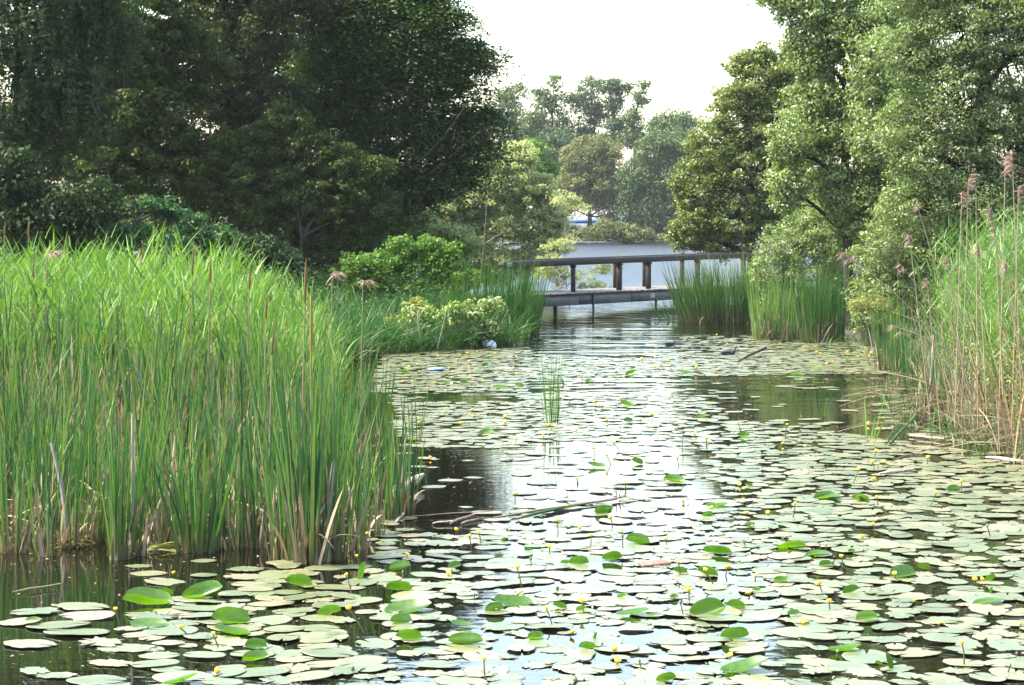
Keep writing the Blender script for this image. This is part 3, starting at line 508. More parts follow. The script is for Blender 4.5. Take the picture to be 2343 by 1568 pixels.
c0 = scatter(front, 60); B = grounded(np.repeat(c0, 16, 0)+R.normal(size=(60*16, 2))*[.07, .15]); n = len(B); add_blades(g, B, lean(n, .06), .6+.8*R.rand(n), .012+.016*R.rand(n), .03+.3*R.rand(n)**3, 6, R.rand(n), taper=7)
B = grounded(scatter(front, 700)); n = len(B); B[:, 2] = .02+.25*R.rand(n); a = R.rand(n)*6.28
add_blades(g, B, np.column_stack([np.cos(a), np.sin(a)*.6, .1+1.2*R.rand(n)]), .25+.6*R.rand(n), .012+.012*R.rand(n), .2+.7*R.rand(n), 5, R.rand(n), taper=5)
g.build('dead_leaves', MT['straw'], o)
g = MB(); B = grounded(scatter(front, 240)); n = len(B); add_blades(g, B, lean(n, .12), .7+.9*R.rand(n), .014, .1+.3*R.rand(n), 6, R.rand(n), taper=3); g.build('rusty_leaves', MT['rust'], o)

def clump(name, label, cat, px, py, hgt, nb, spread, mt='cattail', dead=.2, group=None, sprd=.13, bias=(0, 0), wd=.016, droop=.2, brown=0, top_lean=None):
    x, y = wat(px, py); root = empty(name, (x, y, 0)); tag(root, label, cat, group)
    n = nb; a = R.rand(n)*6.28; rr = np.sqrt(R.rand(n))*spread; B = np.column_stack([np.cos(a)*rr, np.sin(a)*rr, np.full(n, -.12)])
    d = np.column_stack([np.cos(a)*rr/max(spread, .01)*sprd+R.normal(size=n)*.04+bias[0], np.sin(a)*rr/max(spread, .01)*sprd+R.normal(size=n)*.04+bias[1], np.ones(n)])
    g = MB(); hv = hgt*(.45+.4*R.rand(n)+.25*R.rand(n)**3); add_blades(g, B, d, hv+.1, wd*(.7+.6*R.rand(n)), .01+droop*R.rand(n)**4, 7, R.rand(n), taper=3); g.build('leaves', MT[mt], root)
    m = int(nb*dead)
    if m:
        g = MB(); a = R.rand(m)*6.28; rr = np.sqrt(R.rand(m))*spread*1.1; B = np.column_stack([np.cos(a)*rr, np.sin(a)*rr, np.full(m, -.1)])
        add_blades(g, B, lean(m, .14), hgt*(.15+.35*R.rand(m)), .02+.02*R.rand(m), .05+.7*R.rand(m)**3, 6, R.rand(m), taper=5); g.build('dead_leaves', MT['straw'], root)
    if brown:
        g = MB(); a = R.rand(brown)*6.28; B = np.column_stack([np.cos(a)*spread*.4, np.sin(a)*spread*.4, np.full(brown, -.1)])
        for b in B: h = hgt*(.93+.1*R.rand()); t = np.array([R.normal()*.04, R.normal()*.04, 0]); add_tube(g, [b, b+[0, 0, h*.6]+t*h*.6, b+[0, 0, h]+t*h], [.007, .006, .006], 5, .4)
        g.build('stalk', MT['straw'], root)
        g = MB()
        for b in B: h = hgt; t = np.array([0, 0, 0]); add_tube(g, [b+[0, 0, h*.78], b+[0, 0, h*.8], b+[0, 0, h*.9], b+[0, 0, h*.99], b+[0, 0, h*1.02]], [.006, .014, .015, .012, .003], 6, R.rand())
        g.build('seed_spike', MT['rust'], root)
    return root
CG = 'cattail clumps along the left water edge'
CL = [(25, 1262, 1.7, 26, .14, 'cattail clump at the left border of the photo, standing in dark water', .5),
 (110, 1272, 1.55, 16, .1, 'thin cattail clump with one rust coloured leaf near the left border', .3),
 (165, 1250, 1.2, 14, .12, 'mostly dead brown cattail clump with a thick pale broken stem', 2.6),
 (215, 1240, 1.5, 26, .15, 'green cattail clump just right of the thick broken stem', .4),
 (275, 1278, 1.75, 40, .1, 'slender cattail clump rising beside the yellowed fallen leaves', .35),
 (312, 1270, 1.35, 14, .1, 'dead pale cattail stems bent over beside the slender clump', 2.5),
 (370, 1250, 1.5, 26, .16, 'medium cattail clump left of the bright flat bladed one', .4),
 (455, 1262, 1.45, 46, .16, 'bright broad bladed clump fanning out over the water', .12),
 (530, 1255, 1.5, 24, .14, 'loose cattail clump with a long blade leaning right', .4),
 (595, 1250, 1.8, 30, .16, 'cattail clump in the dim gap left of the tallest clump', .7),
 (660, 1280, 2.3, 50, .16, 'tall cattail clump at the left half of the tallest stand', .3),
 (705, 1288, 2.5, 64, .16, 'tallest cattail clump, with a brown seed spike above its leaves', .3),
 (755, 1280, 2.2, 46, .15, 'tall cattail clump with a thick straw coloured stem at its foot', .4),
 (800, 1255, 1.7, 26, .14, 'shorter cattail clump right behind the tallest stand', .5),
 (850, 1225, 1.6, 24, .15, 'cattail clump with yellowish drooping leaves above the driftwood', .4),
 (885, 1190, 1.5, 26, .13, 'cattail clump in front of the pale sloping log', .4),
 (925, 1180, 1.45, 22, .1, 'outermost cattail clump of the left bed, beside the dark open water', .7),
 (900, 1080, 1.3, 18, .14, 'sparse cattail clump behind the pale sloping log', .3), (945, 1010, 1.1, 12, .14, 'few thin cattail blades standing among pads right of the left bed', .1),
 (860, 1000, 1.5, 22, .16, 'cattail clump on the back edge of the left bed by open pads', .2), (820, 930, 1.5, 20, .2, 'far cattail clump in the left bed where the dark bank begins', .2)]
for px, py, h, nb, sp, lab, dd in CL:
    clump('cattail_clump', lab, 'cattails', px, py, h, nb, sp, 'cattail', dd, CG, brown=1 if 'seed spike' in lab else 0, wd=.026 if 'broad' in lab else .018, sprd=.2 if 'fanning' in lab else .12)
for px, py, h, nb, sp, mt, dd, lab, kw in [
 (1262, 968, 1.6, 26, .1, 'reed', 0, 'lone cattail clump standing in the middle of the lily pads', dict(sprd=.09, wd=.014)),
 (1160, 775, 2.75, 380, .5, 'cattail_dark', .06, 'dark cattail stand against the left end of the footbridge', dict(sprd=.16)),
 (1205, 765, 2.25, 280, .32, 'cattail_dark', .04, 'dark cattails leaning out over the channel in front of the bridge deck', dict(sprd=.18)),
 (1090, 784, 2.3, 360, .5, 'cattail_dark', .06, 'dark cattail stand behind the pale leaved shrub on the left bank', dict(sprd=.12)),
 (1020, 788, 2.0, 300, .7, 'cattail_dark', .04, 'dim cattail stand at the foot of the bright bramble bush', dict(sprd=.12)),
 (1535, 735, 1.2, 46, .25, 'cattail_dark', .03, 'low cattail clump splaying left across the bridge beam', dict(sprd=.5, bias=(-.28, 0))),
 (1600, 737, 2.35, 460, .6, 'cattail', .03, 'dense green cattail stand in front of the right part of the bridge', dict(sprd=.16, bias=(-.12, 0))),
 (1670, 737, 2.5, 480, .65, 'cattail', .05, 'dense cattail stand right of the one covering the bridge beam', dict(sprd=.14, bias=(-.05, 0))),
 (1725, 738, 2.4, 320, .5, 'cattail', .06, 'cattail stand hiding the right end of the bridge rail', dict(sprd=.14)),
 (1748, 778, 2.2, 120, .3, 'common_reed', .5, 'cattail clump with red brown stubble at its foot', dict(sprd=.1)),
 (1800, 778, 2.4, 150, .36, 'common_reed', .5, 'cattail clump between the stubble and the blue green stand', dict(sprd=.1)),
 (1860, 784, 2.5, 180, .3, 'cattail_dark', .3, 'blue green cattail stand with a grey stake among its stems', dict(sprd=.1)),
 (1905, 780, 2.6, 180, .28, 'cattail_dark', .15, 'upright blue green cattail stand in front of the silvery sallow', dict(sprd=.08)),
 (2000, 790, 2.3, 90, .3, 'cattail', .4, 'cattail clump left of the right reed bed, partly yellow', dict(sprd=.14)),
 (2040, 850, 2.3, 90, .3, 'cattail', .4, 'cattail clump at the far corner of the right reed bed', dict(sprd=.12)),
 (2075, 905, 2.1, 80, .28, 'cattail', .4, 'cattail clump beside a tilted dead reed stem', dict(sprd=.12)),
 (2120, 960, 1.9, 60, .25, 'cattail', .6, 'cattail clump at the foot of the tan leaning stems', dict(sprd=.14)),
 (1880, 952, .5, 6, .05, 'reed', 0, 'single small reed shoot rising from open water', dict(sprd=.2, wd=.022)),
 (1985, 1005, .75, 9, .06, 'reed', 0, 'small bright reed shoot with broad leaves near the right bed', dict(sprd=.45, wd=.03)),
 (2010, 1020, .8, 9, .06, 'cattail', .2, 'low fan of grey green blades leaning right over the pads', dict(sprd=.3, bias=(.7, 0), wd=.02)),
 (2020, 930, .6, 5, .04, 'reed', 0, 'tiny reed shoot behind the bright broad leaved one', dict(sprd=.2, wd=.02))]:
    clump('cattail_clump' if 'cattail' in lab else 'reed_shoot', lab, 'cattails' if 'cattail' in lab else 'reed shoot', px, py, h, nb, sp, mt, dd, 'cattails on the far and right water edges' if 'cattail' in lab else None, **kw)
# brown flower spikes standing out of the left bed
for i, (px, py, D, ln, lab) in enumerate([(75, 575, 27, .75, 'first brown reed spike from the left border, with a curled tip'), (108, 560, 27, .3, 'limp grey brown plume nodding above the left bed'), (65, 495, 33, .6, 'slim tan spike rising highest at the left border'),
    (440, 560, 27, .7, 'brown spike above the middle of the left bed, beside a shorter one'), (480, 585, 26.5, .6, 'shorter brown spike right of the one in the middle of the left bed'), (570, 605, 26.5, .55, 'brown spike with a bent tip among bright leaves'),
    (697, 590, 20.7, .8, 'longest rust brown spike, standing above the tallest cattails'), (608, 668, 24, .55, 'brown spike low among the leaves left of the tallest cattails'), (622, 750, 21.5, .5, 'rusty spike leaning beside the tallest cattails'), (325, 560, 30, .5, 'tan spike in the dark gap over the left bed'), (10, 505, 33, .4, 'tan spike cut close by the left border'),
    (830, 630, 34, .25, 'pale nodding plume at the right shoulder of the left bed'), (760, 610, 32, .3, 'curled dry plume on the right slope of the left bed')]):
    top = at(px, py, D); root = empty('reed_spike', (top[0], top[1], 0)); tag(root, lab, 'reed spike', 'brown spikes above the left bed')
    g = MB(); h = top[2]; add_tube(g, [(-.04, 0, 0), (-.02, 0, h*.5), (0, 0, h-ln*.5)], [.009, .008, .006], 5); g.build('stem', MT['straw'], root)
    g = MB()
    if 'plume' in lab:
        m = 40; t = R.rand(m); B = np.column_stack([.12*t**2, 0*t, h-ln*.5+ln*.5*t-.08*t**2]); add_blades(g, B, np.column_stack([R.normal(size=m)*.5+.6, R.normal(size=m)*.5, -.2+R.rand(m)*.5]), .12, .014, .7, 3, R.rand(m)); g.build('plume', MT['plume'], root)
    else:
        add_tube(g, [(0, 0, h-ln*.55), (0, 0, h-ln*.5), (.005, 0, h-ln*.3), (.01, 0, h-.1), (.015, 0, h)], [.006, .014, .014, .011, .003], 6); g.build('spike', MT['rust'], root)
# right bed: tall common reed
rb = [(6.95, 27.2), (6.7, 31), (7.0, 36), (8.0, 40), (12, 41), (12, 27), (8.3, 25.5)]
def rtop(x, y): return np.clip(1.35+(x-6.1)*1.0+(y-30)*.035, 1.2, 3.1)
B = grounded(scatter(rb, 2300)); lv, st = MB(), MB(); add_reeds(lv, st, B, rtop(B[:, 0], B[:, 1])*(.75+.25*R.rand(len(B))), 12, .4, .019, .14, .9)
o = lv.build('common_reeds', MT['common_reed']); tag(o, 'tall green reeds heaped up at the right side of the pond', 'reeds', kind='stuff'); st.build('reed_stems', MT['reed'], o)
g = MB(); B = grounded(scatter([(6.2, 27), (6.3, 31), (6.8, 36), (8.5, 37), (12, 33), (12, 26.5), (8.3, 25)], 2300)); n = len(B)
add_blades(g, B, lean(n, .16, (-.05, 0)), rtop(B[:, 0], B[:, 1])*(.5+.5*R.rand(n)), .011, .05+.4*R.rand(n)**3, 6, R.rand(n), taper=8); g.build('dead_stems', MT['straw'], o)
g = MB(); B = grounded(scatter([(6.4, 27.5), (6.5, 31), (8, 31), (9, 27), (7.5, 26)], 260)); n = len(B)
add_blades(g, B, lean(n, .12), 1.2+.6*R.rand(n), .012, .1, 6, R.rand(n), taper=8); g.build('rusty_stems', MT['rust'], o)
g = MB(); P = scatter([(5.9, 27.8), (5.8, 33), (6.6, 39), (7.4, 40), (7.6, 30), (7.2, 26.5)], 1100); B = grounded(P); n = len(B)
add_blades(g, B, lean(n, .2), .35+.7*R.rand(n), .012+.01*R.rand(n), .1+.5*R.rand(n), 5, R.rand(n)); g.build('low_leaves', MT['cattail'], o)
g = MB(); add_leaves(g, np.column_stack([scatter([(6.6, 27.5), (6.6, 34), (8.3, 35), (9, 28)], 5000), .2+1.1*R.rand(5000)]), .06, .45, .4); g.build('herb_leaves', MT['sallow_leaf'], o)
g = MB(); B = grounded(scatter([(6.3, 27.6), (6.1, 33), (6.8, 38), (7.6, 38), (7.4, 30), (7.6, 27.5)], 170), .1); n = len(B)
add_blades(g, B, np.column_stack([-.5-R.rand(n), -.3*R.rand(n), .25+.9*R.rand(n)]), .7+1.3*R.rand(n), .01, .25+.4*R.rand(n), 9, R.rand(n), taper=9); g.build('fallen_stems', MT['straw'], o)
# dead plumed reeds, each one of its own
PL = [((2330, 560), (2315, 350), 28, .9), ((2290, 620), (2300, 362), 28.5, .9), ((2205, 640), (2215, 412), 29, .6), ((2235, 640), (2232, 400), 29, .5), ((2190, 700), (2200, 440), 29, .7), ((2110, 690), (2080, 540), 30, .5), ((2180, 760), (2098, 470), 30, .3),
      ((2330, 760), (2265, 480), 28, .6), ((2250, 800), (2238, 560), 28, .6), ((2290, 700), (2275, 520), 28, .5), ((2150, 800), (1930, 580), 30, .8), ((2200, 820), (2060, 606), 30, .6), ((2320, 620), (2330, 430), 28, .6), ((2270, 900), (2040, 745), 29, .3), ((2140, 860), (2120, 640), 29, .4), ((2240, 950), (2060, 760), 28.5, .2), ((2200, 720), (2165, 590), 29, .5), ((2338, 800), (2300, 600), 27.5, .5)]
PN = ['plumed dead reed standing highest at the right border', 'plumed dead reed crossing just left of the highest one', 'bushy headed dead reed on the left shoulder of the right bed', 'white tipped dead reed behind the bushy headed one', 'dry reed with a narrow head beside the grey willow', 'faded reed leaning toward the silvery sallow', 'thin dead reed tilted far to the left without much plume',
      'sloping dead reed with a feathery head near the right border', 'short pale plumed reed amid the green leaves', 'straw reed with a loose head below the bushy headed one', 'long arching dead reed whose plume hangs over the sallow bush', 'arching dead reed lying below the longest arching one', 'plumed reed at the very edge under the highest plume', 'low bare reed arching over the dark water', 'curved reed with a drooping tan head over the herbs', 'lowest arching reed with a starry head above the water', 'upright reed with a pink brown plume left of centre in the bed', 'stout dead reed rising at the lower right border']
for (b, t, D, pl), lab in zip(PL, PN):
    Bp = at(b[0], b[1], D); Tp = at(t[0], t[1], D-.2); d0 = Tp-Bp; Bz = Bp-d0*.6; Bz[2] = max(Bz[2], .0) if Bz[2] < .6 else .3
    root = empty('plumed_reed', tuple(Bz)); tag(root, lab, 'dead reed', 'plumed dead reeds of the right bed')
    arch = abs(d0[0])/(abs(d0[2])+.1); mid = (Bz+Tp)/2+np.array([0, 0, .35*min(arch, 1.2)]); P = bez(Bz, mid, Tp, 10)-Bz
    g = MB(); add_tube(g, P, np.linspace(.009, .005, 10), 5, .8); g.build('stem', MT['straw'], root)
    m = int(110*pl); tt = R.rand(m); e = P[-1]; dr = unit(P[-1]-P[-3]); B = e-dr*(.26*pl*tt)[:, None]
    g = MB(); add_blades(g, B, dr*.9+R.normal(size=(m, 3))*.5+[(-.5 if d0[0] < 0 else .5), 0, 0], (.07+.08*R.rand(m))*(.6+.4*pl), .008, .5+.4*R.rand(m), 3, R.rand(m)); g.build('plume', MT['plume'], root)
# left bank grasses, nettles and the pale leaved shrub
g = MB(); P = np.concatenate([scatter([(-7.5, 47), (-3.8, 47), (-3.2, 49.0), (-1.6, 50.6), (.15, 52.4), (.45, 57), (-.1, 62), (-8, 60), (-12, 56), (-12, 47)], 9000), scatter([(-4.4, 46), (-3.6, 46), (-3.2, 48.8), (-1.6, 50.5), (.2, 52.3), (0, 53.2), (-2, 51.6), (-3.9, 50)], 3000)]); B = grounded(P); n = len(B)
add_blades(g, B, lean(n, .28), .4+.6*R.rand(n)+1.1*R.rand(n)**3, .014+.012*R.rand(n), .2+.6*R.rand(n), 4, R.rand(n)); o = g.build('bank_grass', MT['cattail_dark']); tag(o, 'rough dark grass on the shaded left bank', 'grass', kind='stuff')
g = MB(); P = scatter([(-9, 50), (-3.4, 51), (-1.5, 54), (-1.5, 60), (-10, 60)], 16000); add_leaves(g, np.column_stack([P, .3+R.rand(16000)*(.9+.5*np.sin(P[:, 0]*2.1)+.4*np.sin(P[:, 1]*3.3+P[:, 0]))]), .09, .4, .8); g.build('nettles', MT['nettle_leaf'], o)
g = MB(); P = scatter([(7.2, 52), (6.8, 58), (8, 74), (16, 84), (16, 40), (9.3, 41)], 6000); B = grounded(P); n = len(B)
add_blades(g, B, lean(n, .3), .4+.7*R.rand(n), .02, .2+.6*R.rand(n), 4, R.rand(n)); tag(g.build('bank_grass', MT['cattail']), 'green grass at the foot of the sallows on the right bank', 'grass', kind='stuff')
g = MB(); P = np.column_stack([R.uniform(-60, 90, 7000), R.uniform(247, 275, 7000)]); B = grounded(P); k = B[:, 2] > 0; B = B[k]; n = len(B)
add_blades(g, B, lean(n, .4), .8+.8*R.rand(n), .12, .5, 3, R.rand(n)); tag(g.build('shore_grass', MT['far_olive']), 'rough grass along the far shore of the lake', 'grass', kind='stuff')
add_tree('pale_shrub', 'pale leaved shrub spreading over the water in front of the dark cattails', 'shrub', 51.6, (1010, 740),
    [(1060, 715, 60, 28), (1120, 705, 28, 20), (1000, 740, 80, 30), (930, 760, 70, 26), (1080, 750, 60, 26), (1130, 690, 16, 12), (1010, 770, 120, 18), (960, 720, 40, 22)], 5200, .12, 'pale_leaf', 'pale_bark', cr=.2, shell=.3, ratio=.45, r0=.025, n_trunks=5, per=16, up=1.2)
add_tree('yellowing_shrub', 'yellow tipped shrub at the left of the pale leaved one', 'shrub', 52.2, (940, 720),
    [(950, 700, 26, 22), (905, 735, 26, 16), (975, 735, 28, 18), (890, 760, 26, 12)], 1300, .1, 'yellow_leaf', 'pale_bark', cr=.16, shell=.3, ratio=.4, r0=.015, n_trunks=3, per=14, up=1.2)
for pts, r, lab in (([(800, 790), (870, 778), (930, 765), (985, 745)], .025, 'long bare stick sloping out of the pale leaved shrub'), ([(962, 800), (958, 750), (955, 715)], .03, 'grey upright stake standing in front of the pale leaved shrub'), ([(1000, 798), (1010, 760), (1022, 705)], .02, 'thin leaning stake beside the grey upright one')):
    P = np.array([at(a, b, 50.3) for a, b in pts]); root = P[0].copy(); g = MB(); add_tube(g, P-root, np.linspace(r, r*.5, len(P)), 6); ob = g.build('bare_stick', MT['pale_bark'], None, True); ob.location = root; tag(ob, lab, 'stick')

# ------------------------------------------------------------------ water lilies
Z7 = (1.7577, 0, 1700); Z8 = (1.802, 1300, 1800); Z9 = (1.842, 2600, 1800); Z5 = (1.6736, 1300, 1100); Z6 = (1.5676, 2600, 900)
def P_(z, x, y): return ((x/z[0]+z[1])*.6049, (y/z[0]+z[2])*.6049)
def pad_mesh(name, ragged, k=32):
    mb = MB(); b = R.uniform(.7, .8); th = np.linspace(.09, 2*np.pi-.09, k); c, s = np.cos(th), np.sin(th)
    rad = 1/np.sqrt(c**2+(s/b)**2); rad = rad*(1+.04*np.sin(2*th+R.rand()*6))
    if ragged: rad *= 1-ragged*np.abs(R.normal(size=k))*.5-ragged*.6*(R.rand(k) < .16)
    cx = .28; rows = []; ts = []
    for f in (.02, .35, .7, .93, 1.0):
        z = .012*np.sin(3*th+f*3)*f+(.02*R.normal(size=k)*ragged*f if ragged else 0)+(.006 if f == 1.0 else 0); rows.append(np.column_stack([cx+(c*rad-cx*(1-0))*f, s*rad*f, z])); ts.append(np.full(k, f))
    rows.append(rows[-1]*[.99, .99, 1]-[0, 0, .014]); ts.append(np.full(k, 1.)); V = np.concatenate(rows)
    Q = [[i*k+j, (i+1)*k+j, (i+1)*k+j+1, i*k+j+1] for i in range(5) for j in range(k-1)]
    mb.add(V, Q, R.rand()*.9, np.concatenate(ts)); return mb, mb.mesh(name, True)
PADS = [pad_mesh('lily_pad', r) for r in (0, 0, .02, .03, .04, .05, .14, .18, .24, .28, .34, .4)]; SMOOTH, RAG = range(0, 6), range(6, 12)
for _, me in PADS: me.materials.append(MT['pad'])
def up_mesh(aL, aR, c, tw=0.0, nu=12, nv=4):        # a leaf folded along its midrib
    mb = MB(); u = np.linspace(-1, 1, nu); wv = np.sqrt(np.maximum(1-np.abs(u)**2.2, .004))*.72
    v = np.linspace(-1, 1, 2*nv+1); V = []
    for i, uu in enumerate(u):
        for vv in v:
            a = (aL if vv < 0 else aR)*min(1, abs(vv)*1.6+.15)+tw*uu; q = abs(vv)*wv[i]; V.append([uu, math.copysign(q*math.cos(a), vv), q*math.sin(a)+c*uu*uu+.01*math.sin(7*uu+3*vv)])
    m = 2*nv+1; Q = [[i*m+j, i*m+j+1, (i+1)*m+j+1, (i+1)*m+j] for i in range(nu-1) for j in range(m-1)]
    mb.add(V, Q, .5*R.rand()+.25+.2*R.rand(len(Q))); me = mb.mesh('lily_pad', True); me.materials.append(MT['lily_up']); return me
UPS = [up_mesh(1.2, .1, .05), up_mesh(.1, 1.3, .12), up_mesh(.9, .9, .1), up_mesh(1.45, .3, .2, .3), up_mesh(.5, 1.2, .15, -.3), up_mesh(.35, .7, .3), up_mesh(1.0, .05, .02, .4)]
PG = 'lily pads floating on the pond'
indiv = []                                           # (px, py, object, look)
placed = []
def put_pad(px, py, wpx, rag, yaw=None):
    x, y = wat(px, py); r = wpx*.6049*y/F/2 if wpx < 0 else wpx
    v = R.choice(RAG) if rag else R.choice(SMOOTH); yaw = R.rand()*6.28 if yaw is None else yaw
    placed.append((x, y, r)); return (px, py, x, y, r, v, yaw, rag)
pads = []
E7 = [(1355,745,185,0),(925,780,215,1),(990,828,250,0),(1355,843,180,0),(1640,803,290,1),(1630,855,330,1),(1100,885,310,1),(2170,790,300,0),(1900,765,280,0),(240,1090,350,1),(540,1050,440,1),(565,1115,410,0),(130,1158,310,1),(390,1175,430,0),(510,1222,440,0),(200,1300,400,1),(670,1295,390,1),(840,1325,420,1),(1020,1110,460,1),(1310,1055,370,0),(1135,1215,400,0),(740,1425,370,1),(1030,1435,330,0),(1060,1385,290,0),(1120,1300,230,0),(1360,1380,300,0),(370,1510,300,1),(640,1545,430,0),(1535,1455,210,0),(1720,1490,430,0),(1890,1205,280,0),(2110,1195,300,0),(1230,1520,440,0),(1220,1160,300,1),(1790,1145,330,0),(2130,965,290,1),(1340,1000,500,1),(1660,905,250,0),(1700,940,260,0),(1900,955,240,0),(1800,1035,330,0),(1960,1080,320,1),(2130,1125,280,0),(1600,1100,260,1),(1560,1290,330,1),(1680,1370,330,0),(2060,1250,330,1),(2120,1320,300,1),(1960,1400,260,0),(2170,1430,300,0),(2060,1520,330,0),(1480,1560,300,0),(1850,1540,330,1),(930,1235,240,0)]
for x, y, wz, rg in E7:
    px, py = P_(Z7, x, y); X0, Y0 = wat(px, py); pads.append(put_pad(px, py, wz/1.7577*.6049*Y0/F/2*1.02, rg, R.uniform(-.5, .5)+(math.pi if R.rand() < .5 else 0)))
for px, py, wz, rg in ((990, 1072, 40, 1), (1030, 1100, 62, 0), (1085, 1096, 55, 1), (955, 1068, 48, 0), (890, 1228, 60, 0), (1090, 1214, 40, 1), (885, 1256, 60, 0), (960, 1238, 60, 1), (930, 1215, 70, 1)):
    X0, Y0 = wat(px, py); pads.append(put_pad(px, py, wz*Y0/F/2, rg, R.uniform(-.5, .5)))
ZONES = [([(0, 1180), (520, 1240), (560, 1300), (0, 1568)], 0), ([(360, 1568), (900, 1568), (900, 1290), (600, 1300), (330, 1400)], .75), ([(0, 1568), (900, 1568), (900, 1290), (540, 1290), (0, 1380)], .12), ([(925, 1025), (1130, 1025), (1200, 1110), (1190, 1170), (1060, 1222), (925, 1222)], .02),
 ([(1100, 1030), (1360, 1000), (1600, 1030), (1680, 1150), (1520, 1215), (1130, 1215), (1190, 1150)], .14), ([(1290, 905), (1640, 905), (1700, 1060), (1600, 1060), (1360, 1000)], .5), ([(930, 898), (1200, 900), (1180, 920), (930, 922)], .05), ([(1200, 868), (1600, 866), (1580, 905), (1290, 908), (1200, 900)], .08),
 ([(1540, 862), (2080, 854), (2090, 952), (1760, 946), (1640, 968), (1560, 900)], .02), ([(1760, 960), (1960, 960), (1900, 985), (1760, 975)], .3), ([(1960, 900), (2342, 1030), (2342, 1055), (2080, 1010), (1960, 960)], .08), ([(1205, 690), (1560, 690), (1560, 785), (1490, 822), (1215, 812)], .02),
 ([(1480, 700), (1740, 700), (1740, 766), (1560, 768)], .0), ([(1500, 766), (1680, 766), (1700, 812), (1500, 812)], .3), ([(1700, 766), (2060, 740), (2060, 800), (1700, 812)], .5), ([(800, 760), (905, 770), (1000, 800), (1215, 780), (1215, 700), (800, 700)], 0),
 ([(905, 868), (1280, 862), (1280, 878), (905, 884)], .8), ([(1215, 800), (2060, 780), (2060, 860), (1215, 866)], .95), ([(880, 800), (1215, 795), (1280, 900), (860, 900)], .95), ([(900, 900), (1700, 900), (1640, 1045), (925, 1040)], .9),
 ([(1600, 950), (2342, 1050), (2342, 1568), (850, 1568), (850, 1200), (1500, 1050)], .93)]
def dens(px, py):
    q = np.array([[px, py]])
    for p, d in ZONES:
        if inpoly(q, p)[0]: return d
    return 0
grid = {}
def key(x, y): return (int(x/.5), int(y/.5))
for x, y, r in placed: grid.setdefault(key(x, y), []).append((x, y, r))
NC = 36000; U_ = R.rand(NC, 3)
for i in range(NC):
    y = math.sqrt(14.0**2+U_[i, 0]*(57.0**2-14.0**2)); hw = 1171/F*y+1.6; x = (2*U_[i, 1]-1)*hw; px, py = CX+F*x/y, HY+F*H/y
    if py > 1590 or x > 6.6+max(0, (y-30)*.2): continue
    if U_[i, 2] > dens(min(max(px, 1), 2341), min(py, 1567)): continue
    r = R.choice([.09, .12, .15, .17, .195, .23], p=[.12, .16, .24, .22, .16, .1]); kx, ky = key(x, y); ok = True
    for a in (-1, 0, 1):
        for b in (-1, 0, 1):
            for (x2, y2, r2) in grid.get((kx+a, ky+b), ()):
                if (x-x2)**2+(y-y2)**2 < (.5*(r+r2))**2: ok = False
    if not ok: continue
    grid.setdefault((kx, ky), []).append((x, y, r)); rag = R.rand() < .5; pads.append((px, py, x, y, r, R.choice(RAG) if rag else R.choice(SMOOTH), R.rand()*6.28, rag))
# raised and curled leaves: (x, y, w, h, dark) in the enlargements
U7 = [(980,990,330,120),(1350,945,280,90),(1980,875,180,90),(1100,945,100,40),(2190,1060,160,100),(1530,1120,260,110),(990,1165,250,40),(1540,1210,240,70),(1700,1290,150,100),(1700,1385,180,70),(1190,1540,260,50),(215,1140,110,25)]
U8 = [(385,615,150,90),(755,610,95,50),(1060,550,60,35),(138,655,45,120),(375,755,180,80),(440,900,320,70),(390,970,150,110),(1150,860,270,60),(1030,900,140,75),(1470,890,100,40),(830,1125,240,80),(440,1095,180,80),(1310,1090,120,80),(1660,1145,120,100),(1720,1100,60,60),(2200,1360,140,120),(2000,435,170,75),(1780,240,120,50),(1510,590,70,40),(1830,545,140,85),(1600,580,140,80),(1970,935,240,40),(2100,945,90,25),(1620,900,80,60),(1900,825,80,30),(2250,830,60,25),(2290,650,100,50),(1095,438,40,25),(1260,510,60,25),(800,1015,150,30)]
U9 = [(140,270,85,55),(200,205,160,45),(970,142,190,45),(1200,155,130,70),(1855,92,90,45),(430,345,70,35),(205,520,210,70),(720,485,210,50),(905,540,180,35),(1140,525,50,30),(135,665,150,75),(960,615,90,50),(1500,675,190,90),(1640,640,100,40),(650,730,100,40),(1140,795,120,60),(900,720,25,40),(480,785,60,55),(330,900,140,70),(140,925,260,110),(740,950,90,70),(1250,975,160,100),(330,1110,200,85),(400,1330,350,90),(1095,1205,240,60),(1390,1300,80,110),(1330,1310,60,40),(2120,810,60,60),(2090,875,240,40),(2110,710,90,60)]
U5 = [(1855,1075,75,50),(1600,1105,120,35),(2090,1195,140,45),(1640,1390,110,50),(1430,715,25,25),(1790,715,90,35),(1800,820,60,25),(1550,562,45,40),(1378,580,35,40),(1820,520,80,25),(1830,490,35,18),(1000,615,130,25),(1110,600,60,25),(915,425,30,25),(897,467,40,20),(385,515,60,30),(780,530,30,25),(895,895,100,30),(2265,798,80,20),(1720,553,70,12),(2160,515,80,20),(660,590,60,15),(760,578,50,25),(630,550,35,14),(430,945,60,18)]
U6 = [(335,1165,70,45),(85,1060,75,20),(1025,1540,100,70),(820,1530,160,45),(1575,1488,80,35),(950,732,40,25),(760,768,70,20),(650,805,90,20),(365,1468,45,18),(480,755,25,20)]
ups = []
